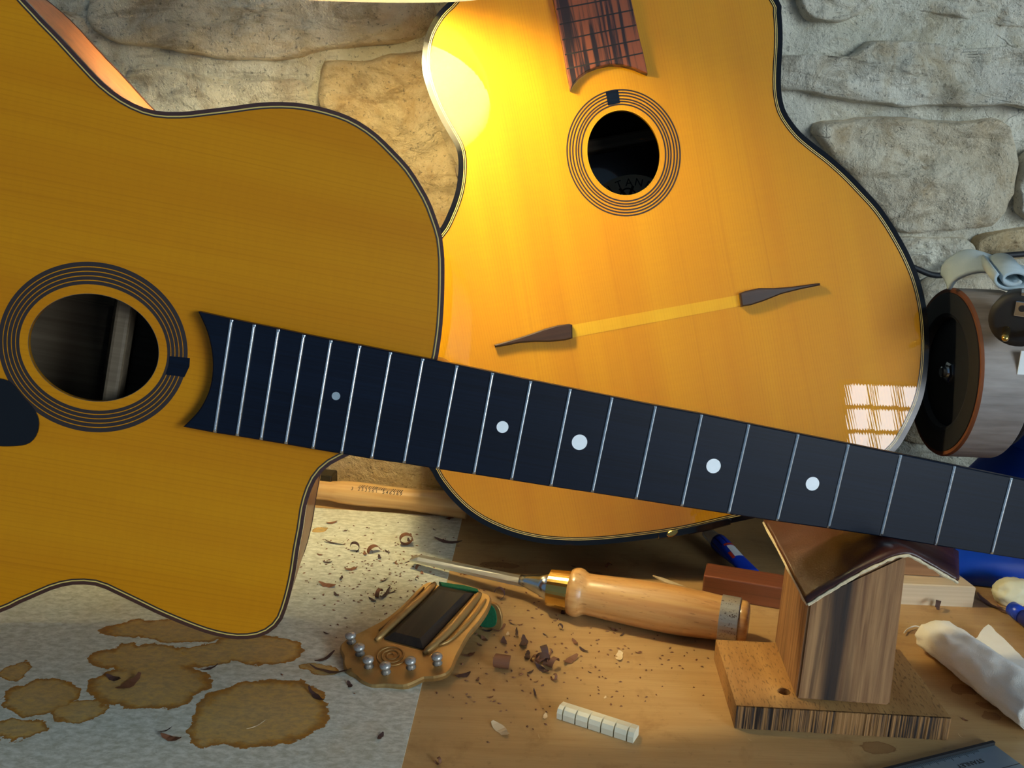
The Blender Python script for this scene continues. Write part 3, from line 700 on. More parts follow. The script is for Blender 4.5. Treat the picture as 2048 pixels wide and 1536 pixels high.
for i in range(NS+1):
    t = i/NS; x = e0.x+(e1.x-e0.x)*t; yy = e0.y+(e1.y-e0.y)*t
    dd = 0.0008+0.0007*fbm(x*420, 3, 1, 3)
    for zz in (0.0, BT*0.33, BT*0.66, BT): sv.append((x, yy-dd-(0.0003 if zz in (0, BT) else 0.0)*0, zz))
for i in range(NS):
    for k in range(3): sf.append((i*4+k, (i+1)*4+k, (i+1)*4+k+1, i*4+k+1))
b0 = len(sv); sv += [(e0.x, e0.y+0.0005, BT), (e1.x, e1.y+0.0005, BT)]
sf.append(tuple([b0]+[i*4+3 for i in range(NS+1)]+[b0+1]))
link('sawn_edge', mesh(sv, sf), M['sawn'], base)
YP = 0.4895
fl_b, fr_b = onz(1592, 1398, BT), onz(1780, 1412, BT)
fl_t, fr_t = onY(1619, 1199, fl_b.y+0.001), onY(1815, 1107, fr_b.y+0.001)
bl_b = onz(1549, 1284, BT); dep = (bl_b-fl_b)
pts = [fl_b, fr_b, fr_b+dep, fl_b+dep, fl_t, fr_t, fr_t+dep*0.98+V((0, 0, -0.020)), fl_t+dep*0.98]
me = fixn(mesh([sl(q) for q in pts], [(0,1,2,3),(4,5,6,7),(0,1,5,4),(1,2,6,5),(2,3,7,6),(3,0,4,7)]))
bm = bmesh.new(); bm.from_mesh(me); bmesh.ops.bevel(bm, geom=bm.edges[:], offset=0.0012, segments=2, affect='EDGES'); bm.to_mesh(me); bm.free()
off0 = sl(fl_b); me.transform(T(-off0))
po = link('upright_block', me, M['post'], st); po.location = off0
# leather draped over the block: rows front -> back, columns left -> right
frontY = fl_b.y-0.004
FE = [(1616,1203),(1640,1188),(1668,1171),(1700,1152),(1735,1133),(1770,1116),(1795,1107),(1815,1104),(1835,1112),(1860,1127),(1890,1144),(1915,1158)]
front = smoothc([tuple(onY(x, y, frontY)) for x, y in FE], 41, False)
NR = 16; LD = 0.085
bl = onY(1529, 1040, frontY+LD); fl = V(front[0])
br = onY(1914, 1103, frontY+LD); frr = V(front[-1])
lv = []; lfs = []
for j in range(NR+1):
    t = j/NR
    for i, q in enumerate(front):
        s = i/40
        sh = (bl-fl)*t; base_dx = dep*(t*LD/dep.length)
        k = max(0.0, 1-s*2.2)
        dx = base_dx.x*(1-k)+sh.x*k; dz = sh.z*k
        y = q[1]+LD*t
        k2 = max(0.0, (s-0.62)/0.38); sr_ = (br-frr)*t
        dx = dx*(1-k2)+sr_.x*k2; dz += sr_.z*k2
        x = q[0]+dx; z_ = q[2]+dz
        if t > 0.1: z_ -= 0.0065*min(1, (t-0.1)*5)*max(0.0, 1-abs(s-0.62)/0.3)
        z_ += 0.0006*fbm(x*60, y*60, 2)-0.0016
        lv.append(V((x, y, z_)))
W_ = 41
for j in range(NR):
    for i in range(40): lfs.append((j*W_+i, j*W_+i+1, (j+1)*W_+i+1, (j+1)*W_+i))
lme = mesh(lv, lfs)
lo = link('leather_pad', lme, M['leather'], None, True); tag(lo, 'folded brown leather pad with pale frayed edge draped over the upright block', 'leather')
so = lo.modifiers.new('thick', 'SOLIDIFY'); so.thickness = 0.0020; so.offset = 1
edge = [V(q)+V((0, -0.0004, -0.0018)) for q in front]
link('frayed_edge', tube([q+V((random.uniform(-.0002, .0002), 0, random.uniform(-.0003, .0003))) for q in edge], 0.0008, 6, [0.0009*random.uniform(0.7, 1.25) for _ in edge]), M['suede'], lo)
le = [lv[j*W_]+V((-0.0003, 0, 0)) for j in range(NR+1)]
link('frayed_edge', tube(le, 0.0009, 6, [0.0010*random.uniform(0.7, 1.3) for _ in le]), M['suede'], lo)

# ------------------------------------------------------------------ chisel
hz = 0.0158
A = onz(1150, 1184, hz); Bp = onz(1488, 1244, hz)
CM = axis_m(A, Bp); Lh = (Bp-A).length
ch = empty('wood_chisel', CM, 'wood chisel with turned beech handle, brass ferrule and steel striking hoop', 'chisel')
hr = 0.0152
prof = [(-0.0035,0.0125),(-0.003,0.0148),(0.000,0.0160),(0.003,0.0160),(0.0055,0.0148),(0.007,0.0136),(0.012,0.0136),(0.03,0.0146),(Lh*0.45,0.0154),(Lh*0.62,0.0156),(Lh*0.78,0.0146),(Lh*0.86,0.0140),(Lh*0.90,0.0141)]
pr3 = smoothc([(a, b, 0) for a, b in prof], 44, False)
link('handle', lathe([(q[0], q[1]) for q in pr3], 40), M['beech'], ch, True)
link('striking_hoop', lathe([(Lh*0.862,0.0139),(Lh*0.864,0.0147),(Lh*0.968,0.0147),(Lh*0.972,0.0142)], 40), M['pitted'], ch)
link('handle_end', lathe([(Lh*0.96,0.0136),(Lh*1.0,0.0134),(Lh*1.02,0.0124),(Lh*1.028,0.008),(Lh*1.03,0.002)], 40), M['beech'], ch, True)
fe = link('ferrule', lathe([(-0.0175,0.0112),(-0.0172,0.0122),(-0.003,0.0134),(-0.0025,0.0130)], 40), M['brass'], ch)
tip = inv0 = CM.inverted() @ onz(824, 1113, 0.0085)
bs = CM.inverted() @ onz(1040, 1160, 0.0125); bm0 = V((-0.0165, 0, 0))
rings = [(bm0, 0.0095, 0.0095), (bm0.lerp(bs, 0.35), 0.0072, 0.0066), (bm0.lerp(bs, 0.8), 0.0040, 0.0042), (bs, 0.0042, 0.0036)]
vs = []; fs = []
for c, ry, rz in rings:
    for k in range(16):
        a = 2*math.pi*k/16; vs.append(c+V((0, ry*math.cos(a), rz*math.sin(a))))
for i in range(3):
    for k in range(16): fs.append((i*16+k, i*16+(k+1) % 16, (i+1)*16+(k+1) % 16, (i+1)*16+k))
fs += [tuple(range(16)), tuple(range(48, 64))]
link('bolster', fixn(mesh(vs, fs)), M['steel'], ch, True)
def bl_sec(c, w, th): return [c+V((0, -w, -th)), c+V((0, w, -th)), c+V((0, w, 0)), c+V((0, w*0.45, th)), c+V((0, -w*0.45, th)), c+V((0, -w, 0))]
tipv = tip
S = [bl_sec(bs+V((0.004, 0, 0)), 0.0044, 0.0026), bl_sec(bs.lerp(tipv, 0.1), 0.0046, 0.0024), bl_sec(bs.lerp(tipv, 0.93), 0.0046, 0.0017), bl_sec(tipv+V((-0.0005, 0, -0.0012)), 0.0046, 0.0003)]
vs = [q for s_ in S for q in s_]; fs = []
for i in range(3):
    for k in range(6): fs.append((i*6+k, i*6+(k+1) % 6, (i+1)*6+(k+1) % 6, (i+1)*6+k))
fs += [tuple(range(6)), tuple(range(18, 24))]
link('blade', fixn(mesh(vs, fs)), plain('ground_steel', sr(206, 204, 198), 0.36, 0.9), ch)
pn = link('rivet', lathe([(0, 0.0008), (0.0004, 0.0006)], 10), M['ink'], fe); pn.matrix_local = axis_m((-0.010, -0.0108, -0.0060), (-0.010, -0.0120, -0.0068))

# ------------------------------------------------------------------ hammer
hA_ = onz(652, 981, 0.012); hB_ = onz(934, 1011, 0.011)
HM = axis_m(hA_, hB_)
ham = empty('hammer', HM, 'hammer with pale ash handle printed with a barcode, lying behind the guitars', 'hammer')
LL = (hB_-hA_).length
pr = smoothc([(-0.06,0.0095,0),(-0.02,0.0085,0),(0.004,0.0080,0),(0.012,0.0092,0),(0.03,0.0098,0),(0.055,0.0090,0),(0.075,0.0092,0),(0.10,0.0105,0),(LL,0.0112,0)], 40, False)
link('handle', lathe([(q[0], q[1]) for q in pr], 32), M['ash'], ham, True)
hdp = HM.inverted() @ onY(656, 957, hA_.y+0.006)
link('hammer_head', box(hdp.x-0.028, hdp.x+0.005, hdp.y-0.006, hdp.y+0.010, hdp.z-0.006, hdp.z+0.0045, 0.0012), plain('dark_steel', sr(60, 54, 48), 0.4, 0.9), ham)
# printed barcode wrapped on the upper front of the handle
def on_handle(x, ang):
    r = 0.0094 if x < 0.08 else 0.0098
    for a, b in zip(pr, pr[1:]):
        if a[0] <= x <= b[0]: r = a[1]+(b[1]-a[1])*(x-a[0])/(b[0]-a[0]+1e-9)
    r += 0.0001; return V((x, -r*math.sin(ang), r*math.cos(ang))), V((0, -math.sin(ang), math.cos(ang)))
bx = 0.030
bars = bmesh.new(); xx = bx; random.seed(3)
while xx < 0.066:
    w = random.choice((0.0003, 0.0005, 0.0008)); quad = []
    for (u, an) in ((xx, 0.30), (xx+w, 0.30), (xx+w, 0.62), (xx, 0.62)):
        pt, nn = on_handle(u-0.0035*(an-0.3)*1.2, an); quad.append(bars.verts.new(pt))
    bars.faces.new(quad); xx += w+random.choice((0.0005, 0.0008))
me = bpy.data.meshes.new('bars'); bars.to_mesh(me); bars.free()
hd = [o for o in COL.objects if o.name == 'handle' and o.parent == ham] or [o for o in COL.objects if o.parent == ham and o.name.startswith('handle')]
link('barcode', me, M['ink'], hd[0])
digits = '3 253561 546369'
for i, dgt in enumerate(digits):
    if dgt == ' ': continue
    pt, nn = on_handle(0.0245+i*0.0029, 0.78); tx = V((1, 0, 0)); ty = nn.cross(tx)
    mm = Matrix((tx, ty, nn)).transposed().to_4x4(); mm.translation = pt
    o = link('digit', text(dgt, 0.0040, 0.00004), M['ink'], hd[0]); o.matrix_local = mm

# ------------------------------------------------------------------ brass tailpiece
tn = onz(790, 1360, 0.004); tf = onz(925, 1180, 0.021)
eyv = (tf-tn).normalized(); exv = V((eyv.y, -eyv.x, 0)).normalized(); ezv = exv.cross(eyv)
TPF = Frame(tn, exv, eyv, ezv)
tp = empty('tailpiece', TPF.m, 'tarnished brass guitar tailpiece with dark wood inlay and six string pins', 'tailpiece')
opx = [(851,1165),(832,1180),(808,1205),(775,1233),(743,1251),(706,1270),(693,1277),(681,1288),(680,1300),(686,1312),(686,1328),(694,1342),(710,1351),(722,1362),(744,1371),(771,1369.5),(808,1371),(831,1363),(848,1355),(870,1354),(893,1347),(905,1334),(912,1316),(921,1298),(938,1268),(957,1246),(973,1223),(982,1202),(980,1190),(966,1184),(948,1185.5),(915,1178),(882,1170.5),(866,1163)]
TO = [TPF.loc(x, y) for x, y in opx]; TO = [(q[0], q[1]) for q in smoothc(TO, 110)]
link('plate', prism(TO, -0.0032, 0.0, 0.0010), M['tarnish'], tp, False)
ins_o = [TPF.loc(x, y, 0.001) for x, y in ((878,1171),(948.5,1185.5),(846,1297),(768,1276))]
ins_i = [TPF.loc(x, y, 0.0035) for x, y in ((878,1178),(929,1187),(840,1277),(790,1264))]
vs = [(a, b, -0.001) for a, b in ins_o]+[(a, b, 0.0008) for a, b in ins_o]+[(a, b, 0.0035) for a, b in ins_i]
fs = [(0,1,2,3)]+[(i, (i+1) % 4, 4+(i+1) % 4, 4+i) for i in range(4)]+[(4+i, 4+(i+1) % 4, 8+(i+1) % 4, 8+i) for i in range(4)]+[(8,9,10,11)]
link('wood_inlay', fixn(mesh(vs, fs)), M['insert'], tp)
def ridge(pts, r):
    P = smoothc([(*TPF.loc(x, y), 0.0006) for x, y in pts], 20, False); rad = [r*(0.45+0.55*math.sin(math.pi*min(1, max(0, i/19)))**0.4) for i in range(20)]
    link('embossed_ridge', tube(P, r, 10, rad), M['tarnish'], tp, True)
ridge([(870,1168),(845,1196),(812,1226),(780,1256),(752,1282)], 0.0030)
ridge([(960,1188),(935,1220),(905,1255),(875,1285),(848,1308)], 0.0030)
ridge([(848,1176),(820,1206),(790,1236),(758,1262)], 0.0011)
ridge([(972,1200),(948,1233),(922,1262),(900,1282),(878,1292)], 0.0012)
pinm = None
for (x, y) in ((702.7,1279),(720,1303),(738,1328),(772,1340),(822,1330),(875,1322)):
    c = TPF.loc(x, y+4, 0.0)
    if pinm is None:
        pinm = lathe([(0.0,0.0030),(0.0014,0.0020),(0.0034,0.0019),(0.0036,0.0031),(0.0050,0.0034),(0.0062,0.0024),(0.0066,0.0004)], 18); pinm.materials.append(M['pitted'])
    o = link('string_pin', pinm, None, tp, True); o.matrix_local = T((c[0], c[1], 0)) @ Matrix.Rotation(-math.pi/2, 4, 'Y')
sc_ = TPF.loc(783, 1311); sp = []
for i in range(90):
    a = i*0.21; r = 0.0012+0.0085*i/90; sp.append((sc_[0]+r*math.cos(a), sc_[1]+r*0.95*math.sin(a), 0.0001))
link('embossed_spiral', tube(sp, 0.0006, 6), M['tarnish'], tp, True)
fp = [TPF.loc(x, y, -0.001) for x, y in ((878,1165.5),(900,1169),(930,1173),(955,1180),(958,1186),(930,1181),(884,1173))]
link('felt_pad', prism(fp, -0.008, 0.0002, 0.0003), M['green'], tp)
# folded hinge leaf under the far end
lfp = [(-0.004,-0.0015),(0.012,0.0005),(0.017,-0.006),(0.017,-0.016),(0.010,-0.020),(0.000,-0.0195),(-0.004,-0.012)]
c = TPF.loc(975, 1200, -0.003)
ho = link('hinge_leaf', prism(smoothc(lfp, 40), -0.001, 0.001, 0.0003), M['tarnish'], tp)
ho.matrix_local = T((c[0]-0.006, c[1]-0.002, -0.003)) @ Matrix.Rotation(math.radians(80), 4, 'X')
fo = link('felt_lining', prism([(q[0]*0.8, q[1]*0.8-0.001) for q in smoothc(lfp, 40)], 0.001, 0.0017), M['green'], ho)

# ------------------------------------------------------------------ bone nut
na, nb = onz(1113, 1437, 0.0), onz(1266, 1487, 0.0)
NM = axis_m(na, nb); NL = (nb-na).length
nt = empty('bone_nut', NM, 'small white bone guitar nut with six string slots lying on the bench', 'nut')
bm = bmesh.new(); pos = [0]+[NL*(0.075+0.168*k) for k in range(6)]+[NL]; sw = 0.0008
xs = []
for k in range(7):
    a = pos[k]+(sw/2 if k else 0); b = pos[k+1]-(sw/2 if k < 6 else 0); xs.append((a, b))
prof = [(0.0,0.0),(-0.0002,0.0035),(0.0009,0.0058),(0.0035,0.0066),(0.0082,0.0060),(0.0086,0.0)]
low = [(0.0022,0.0),(0.0022,0.0032),(0.0026,0.0050),(0.0038,0.0062),(0.0082,0.0060),(0.0086,0.0)]
vs = []; fs = []
def seg(a, b, pf, ta=0.0, tb_=0.0):
    i0 = len(vs); n = len(pf)
    for (y, z_) in pf: vs.append((a, y, z_))
    for (y, z_) in pf: vs.append((b, y, z_))
    for k in range(n): fs.append((i0+k, i0+(k+1) % n, i0+n+(k+1) % n, i0+n+k))
    fs.append(tuple(range(i0, i0+n))); fs.append(tuple(range(i0+n, i0+2*n)))
for k, (a, b) in enumerate(xs):
    seg(a, b, prof)
    if k < 6: seg(b, xs[k+1][0], low)
nme = fixn(mesh(vs, fs)); link('bone_bar', nme, M['bone'], nt)

# ------------------------------------------------------------------ offcuts, pen, tools at right
def bar_on(name, a, b, w, hgt, mat, label, cat, bev=0.001):
    mm = axis_m(a, b); L = (V(b)-V(a)).length
    o = link(name, box(0, L, -w/2, w/2, 0, hgt, bev), mat); o.matrix_world = mm; return tag(o, label, cat)
a = onz(1403, 1193, 0.0); b = onz(1600, 1226, 0.0)
mah = wood('mahogany_bar', sr(136, 78, 48), sr(88, 46, 28), 'x', 260, 50, 0.4, 0.3)
d = (b-a).normalized(); off = V((-d.y, d.x, 0))*0.011
bar_on('wood_offcut', a+off, b+off, 0.022, 0.016, mah, 'red-brown mahogany offcut lying behind the chisel handle', 'wood offcut')
a = onz(1500, 1149, 0.004); b = onz(1410, 1066, 0.006)
pen = empty('glue_tube', axis_m(a, b), 'small blue tube with white and red print and clear cap', 'tube')
PL = (b-a).length
vs = []; fs = []
for i in range(15):
    t = i/14; x = PL*0.70*t; hh = 0.0006+0.0062*min(1, t*1.25); ww = 0.0072-0.0009*t
    for k in range(20):
        an = 2*math.pi*k/20; vs.append((x, ww*math.cos(an), 0.0022+hh*math.sin(an)))
for i in range(14):
    for k in range(20): fs.append((i*20+k, i*20+(k+1) % 20, (i+1)*20+(k+1) % 20, (i+1)*20+k))
fs += [tuple(range(20)), tuple(range(280, 300))]
body = link('tube_body', fixn(mesh(vs, fs)), M['bluep'], pen, True)
g = NT('clear_plastic'); g.set(Base_Color=(0.75, 0.78, 0.8, 1), Roughness=0.15, Transmission_Weight=0.6)
o = link('cap', lathe([(PL*0.69,0.0058),(PL*0.72,0.0056),(PL*0.95,0.0045),(PL*0.97,0.003)], 20), g.m, pen, True); o.location = (0, 0, 0.0022)
def patch(x0, x1, a0, a1, mat, nm_):
    vs = []; fs = []; n = 8
    for i in range(n+1):
        x = x0+(x1-x0)*i/n; t = x/(PL*0.70); hh = 0.0006+0.0062*min(1, t*1.25)+0.0001; ww = 0.0072-0.0009*t+0.0001
        for k in range(n+1):
            an = a0+(a1-a0)*k/n; vs.append((x, ww*math.cos(an), 0.0022+hh*math.sin(an)))
    for i in range(n):
        for k in range(n): fs.append((i*(n+1)+k, (i+1)*(n+1)+k, (i+1)*(n+1)+k+1, i*(n+1)+k+1))
    link(nm_, fixn(mesh(vs, fs)), mat, body, True)
patch(PL*0.27, PL*0.46, 1.2, 2.3, M['whitep'], 'white_print'); patch(PL*0.25, PL*0.36, 0.75, 1.15, M['redp'], 'red_print')
patch(PL*0.47, PL*0.50, 1.0, 2.4, M['redp'], 'red_print'); patch(PL*0.50, PL*0.69, -1.2, 4.2, M['navy'], 'dark_band')
# pale sliver leaning by the offcut
a = onz(1305, 1152, 0.012); b = onz(1388, 1184, 0.001)
mm = axis_m(a, b); L = (b-a).length
o = link('pale_sliver', fixn(mesh([(0,0,0),(L*.25,-.004,.0),(L*.8,-.004,.0),(L,0,0),(L*.8,.002,.0),(L*.25,.002,.0),(0,0,.0008),(L*.25,-.004,.0008),(L*.8,-.004,.0008),(L,0,.0008),(L*.8,.002,.0008),(L*.25,.002,.0008)],
     [(0,1,2,3,4,5),(6,7,8,9,10,11)]+[(i,(i+1)%6,6+(i+1)%6,6+i) for i in range(6)])), M['chipp']); o.matrix_world = mm
tag(o, 'long pale wood sliver between the chisel handle and the glue tube', 'wood sliver')
# pale board with a small block, behind the stand
z1 = 0.0155
q = [onz(x, y, z1) for x, y in ((1815, 1168), (1952, 1174), (1905, 1138))]
ex_ = (q[1]-q[0]); ey_ = (q[2]-q[1])
A0 = q[0]-ex_*0.7; bo = [(A0.x, A0.y), (q[1].x, q[1].y), ((q[1]+ey_*1.1).x, (q[1]+ey_*1.1).y), ((A0+ey_*1.1).x, (A0+ey_*1.1).y)]
o = link('pale_board', prism(bo, 0.0, z1, 0.0008), wood('pale_pine', sr(222, 200, 166), sr(196, 170, 134), 'x', 300, 50, 0.6)); tag(o, 'short pale pine board behind the upright block by the blue machine', 'board')
a = onz(1800, 1146, z1+0.0015); b = onz(1882, 1151, z1+0.0015)
o = bar_on('small_block', a+V((0, 0.006, -0.0013)), b+V((0, 0.006, -0.0013)), 0.012, 0.016, wood('light_brown_block', sr(176, 128, 84), sr(140, 96, 58), 'x', 300, 60, 0.5), 'small light brown wood block standing on the pale board', 'wood block')
# bench grinder
wc = onY(1887, 744, 0.700); WR = 0.0605
gr = empty('bench_grinder', T((wc.x, wc.y, 0)), 'blue bench grinder with a wide buffing wheel beside the right guitar', 'grinder')
zc = wc.z
rim = NT('worn_wheel_rim'); f = rim.noise(rim.coord((30, 200, 200)), 1, 4); rim.set(Base_Color=rim.mix(f, sr(96, 86, 80), sr(160, 152, 146)), Roughness=0.6)
rim2 = plain('wheel_leather_edge', sr(104, 58, 32), 0.6)
TW = 0.034
def wheelpart(nm_, prof, mat, sm=False):
    o = link(nm_, lathe(prof, 64, caps=(nm_ != 'wheel_edge' and nm_ != 'wheel_tread')), mat, gr, sm); o.location = (0, 0, zc); return o
wheelpart('wheel_tread', [(0.0,WR*0.93),(0.0,WR*0.985),(0.001,WR),(TW-0.001,WR),(TW,WR*0.985),(TW,WR*0.5)], rim.m)
wheelpart('wheel_edge', [(-0.0006,WR*0.945),(-0.0008,WR*0.985),(0.0010,WR*1.002),(0.0012,WR*0.945)], rim2)
vs_p = [(0.016,0.003),(0.016,WR*0.45),(0.012,WR*0.60),(0.0,WR*0.66),(-0.0010,WR*0.70),(-0.0012,WR*0.94),(0.004,WR*0.95)]
wheelpart('wheel_hub', vs_p, M['rubber'], False)
nutm = lathe([(-0.004,0.006),(-0.003,0.0078),(0.006,0.0078),(0.007,0.006)], 6); o = link('axle_nut', nutm, M['steel'], gr); o.location = (0.006, 0, zc)
wheelpart('axle', [(-0.002,0.003),(-0.0015,0.0038),(TW+0.06,0.0038)], M['steel'])
# motor housing and pedestal
def loft(secs, seg=40):
    vs = []; fs = []
    for (cx_, cy_, z_, rx, ry, pw) in secs:
        for k in range(seg):
            a = 2*math.pi*k/seg; c_, s_ = math.cos(a), math.sin(a)
            vs.append((cx_+rx*math.copysign(abs(c_)**pw, c_), cy_+ry*math.copysign(abs(s_)**pw, s_), z_))
    for i in range(len(secs)-1):
        for k in range(seg): fs.append((i*seg+k, i*seg+(k+1) % seg, (i+1)*seg+(k+1) % seg, (i+1)*seg+k))
    fs += [tuple(range(seg)), tuple(range((len(secs)-1)*seg, len(secs)*seg))]
    return fixn(mesh(vs, fs))
link('pedestal', loft([(0.115,0.025,0.001,0.125,0.066,0.5),(0.115,0.025,0.012,0.128,0.069,0.5),(0.115,0.025,0.022,0.124,0.066,0.5),(0.118,0.022,0.034,0.108,0.056,0.55),(0.12,0.015,0.055,0.080,0.048,0.6),(0.122,0.005,0.085,0.066,0.046,0.6),(0.122,0.0,zc,0.060,0.048,0.7)]), M['blue'], gr, True)
o = link('motor_housing', lathe([(0.052,0.030),(0.054,0.050),(0.062,0.056),(0.17,0.056),(0.18,0.050)], 48), M['blue'], gr, True); o.location = (0, 0, zc)
o = link('wheel_guard', lathe([(TW+0.004,0.020),(TW+0.004,WR*0.86),(TW+0.007,WR*0.88),(TW+0.010,WR*0.86),(TW+0.012,0.020)], 48), M['rubber'], gr); o.location = (0, 0, zc)
lab = onY(2044, 722, wc.y-0.058)
o = link('rating_label', box(0, 0.018, -0.0004, 0.0002, -0.008, 0.008), M['whitep'], gr); o.location = (lab.x-0.002-wc.x, -0.0585, lab.z-0.001)
# plug hanging on the grinder
pc_ = onY(2040, 640, wc.y-0.072)
plug = empty('power_plug', axis_m(pc_, pc_+V((-0.42, -0.88, -0.18))), 'black two-pin power plug with earth contact lying on the grinder', 'plug')
link('plug_body', lathe([(-0.034,0.006),(-0.03,0.010),(-0.016,0.016),(-0.002,0.0185),(0.0,0.0182),(0.001,0.014)], 32), M['rubber'], plug, True)
pin = lathe([(0.0,0.0024),(0.014,0.0024),(0.0165,0.0021),(0.018,0.001)], 16); pin.materials.append(M['brass'])
for s in (-1, 1):
    o = link('pin', pin, None, plug, True); o.location = (0.0005, s*0.0068, -0.0072+s*0.0)
link('earth_socket', box(0.0, 0.0022, -0.0042, 0.0042, 0.003, 0.013, 0.0005), M['steel'], plug)
o = link('earth_hole', lathe([(0.0, 0.0022), (0.0025, 0.0022)], 16), M['ink'], plug); o.location = (0, 0, 0.0085)
link('plug_clip', box(-0.006, 0.001, -0.002, 0.002, 0.0165, 0.0188, 0.0003), M['steel'], plug)
# folded grey cloth on top of the grinder
cc = onY(1960, 560, wc.y-0.01)
prof = [(1912,560),(1916,540),(1930,527),(1950,517),(1968,515),(1990,521),(2012,530),(2030,536),(2060,545),(2100,556)]
tops = smoothc([tuple(onY(x, y, wc.y-0.01)) for x, y in prof], 40, False)
vs = []; fs = []; NN = 12
for j in range(NN+1):
    t = j/NN
    for i, q in enumerate(tops):
        s = i/39
        vs.append((q[0]+0.012*t*s, q[1]-0.05*t*(0.3+0.7*s)+0.02, q[2]-0.016*t*t*(0.4+s)-0.0015*math.sin(s*9+t*2)*t))
for j in range(NN):
    for i in range(39): fs.append((j*40+i, j*40+i+1, (j+1)*40+i+1, (j+1)*40+i))
cl = link('grey_cloth', mesh(vs, fs), M['greycloth'], None, True); tag(cl, 'folded pale grey cloth lying on top of the blue grinder', 'cloth')
s_ = cl.modifiers.new('t', 'SOLIDIFY'); s_.thickness = 0.003
# rolled fold of the cloth, seen end on
fold = []
for i in range(46):
    a = i/45*3.1*math.pi; r = 0.0075-0.0048*i/45
    fold.append((r*1.7*math.cos(a+2.6), r*math.sin(a+2.6)))
e = onY(2028, 560, wc.y-0.055)
vs = []; fs = []
for k, yy in enumerate((0.0, 0.05)):
    for q in fold: vs.append((q[0]+e.x+yy*0.25, e.y+yy, q[1]+e.z+yy*0.1))
n_ = len(fold)
for i in range(n_-1): fs.append((i, i+1, n_+i+1, n_+i))
fo = link('rolled_fold', mesh(vs, fs), M['greycloth'], cl, True); s_ = fo.modifiers.new('t', 'SOLIDIFY'); s_.thickness = 0.0022; s_.offset = 0
# cable along the wall
cp = [onY(x, y, YW-0.03) for x, y in ((1790,520),(1830,536),(1862,549),(1888,550),(1915,540),(1945,526),(1985,514),(2048,508),(2120,502))]
o = link('power_cable', tube(smoothc([tuple(q) for q in cp], 60, False), 0.0026, 10), M['rubber'], None, True); tag(o, 'dark power cable running along the stone wall above the grinder', 'cable')

# ------------------------------------------------------------------ white cloth, wax, marker, steel rule
a = onz(1862, 1262, 0.011); b = onz(2090, 1428, 0.012)
rm = axis_m(a, b); RL = (b-a).length
vs = []; fs = []; NA, NX = 40, 40
for i in range(NX+1):
    t = i/NX; x = RL*t
    for k in range(NA):
        an = 2*math.pi*k/NA; r = 0.0118+0.0018*t+0.0016*fbm(x*45, math.cos(an)*2.2, math.sin(an)*2.2)
        if i == 0: r *= 0.55
        if i == 1: r *= 0.9
        zz = max(-0.0105, r*0.85*math.sin(an)); vs.append((x+0.001*fbm(an, 2, x*50), r*1.25*math.cos(an), zz))
for i in range(NX):
    for k in range(NA): fs.append((i*NA+k, i*NA+(k+1) % NA, (i+1)*NA+(k+1) % NA, (i+1)*NA+k))
fs += [tuple(range(NA)), tuple(range(NX*NA, NX*NA+NA))]
ro = empty('white_cloth', rm, 'rolled white cotton cloth with a frayed flap on the right of the bench', 'cloth')
link('roll', fixn(mesh(vs, fs)), M['cloth'], ro, True)
fpx = [(1938,1290),(1950,1278),(1976,1248),(1990,1262),(2010,1280),(2048,1318),(2100,1370),(2100,1440),(2010,1370)]
fl_ = [rm.inverted() @ onz(x, y, 0.006) for x, y in fpx]
flp = smoothc([(q.x, q.y) for q in fl_], 60); 
fme = prism([(q[0]+random.uniform(-.0004, .0004), q[1]+random.uniform(-.0004, .0004)) for q in flp], -0.0068, -0.005)
link('frayed_flap', fme, M['cloth'], ro)
thr = [rm.inverted() @ onz(x, y, 0.002) for x, y in ((1852,1262),(1843,1256),(1830,1252),(1815,1258),(1808,1266))]
link('loose_thread', tube(smoothc([tuple(q) for q in thr], 20, False), 0.0004, 6), M['cloth'], ro)
for k in range(26):
    t = k/25; p1 = onz(1978+ (2048-1978)*t, 1249+(1320-1249)*t, 0.006); q = rm.inverted() @ p1
    q2 = rm.inverted() @ (p1+V((random.uniform(.001, .004), random.uniform(.002, .005), -0.001)))
    link('fringe_thread', tube([q+V((0,0,-0.006)), (q+q2)/2+V((0,0,-0.0055)), q2+V((0,0,-0.006))], 0.0003, 5), M['cloth'], ro)
# wax lump
wc2 = onz(2034, 1222, 0.0)
bm = bmesh.new(); bmesh.ops.create_icosphere(bm, subdivisions=4, radius=1)
for v in bm.verts:
    k = 1+0.16*fbm(v.co.x*1.6, v.co.y*1.6, v.co.z*1.6+4); v.co = V((v.co.x*0.0155*k, v.co.y*0.009*k, 0.0095+max(-0.0095, v.co.z*0.0105*k)))
me = bpy.data.meshes.new('wax'); bm.to_mesh(me); bm.free()
o = link('wax_lump', me, M['wax'], None, True); o.location = (wc2.x+0.001, wc2.y+0.010, 0); tag(o, 'cream lumpy wax block at the right edge of the bench', 'wax')
a = onz(2018, 1211, 0.0065); b = onz(2100, 1268, 0.0065)
mk = empty('marker_pen', axis_m(a+V((0, -0.003, 0)), b+V((0, -0.006, 0))), 'blue marker pen lying in front of the cream wax block', 'pen')
link('pen_cap', lathe([(0,0.0036),(0.001,0.0050),(0.012,0.0054),(0.012,0.0050)], 24), M['bluep'], mk, True)
link('pen_body', lathe([(0.0118,0.0050),(0.014,0.0056),(0.08,0.0060),(0.082,0.004)], 24), M['navy'], mk, True)
a = onz(2034, 1244, 0.0); b = onz(2090, 1252, 0.0)
bar_on('yellow_chip', a, b, 0.007, 0.004, M['yellowp'], 'yellow plastic piece below the blue marker pen', 'plastic piece')
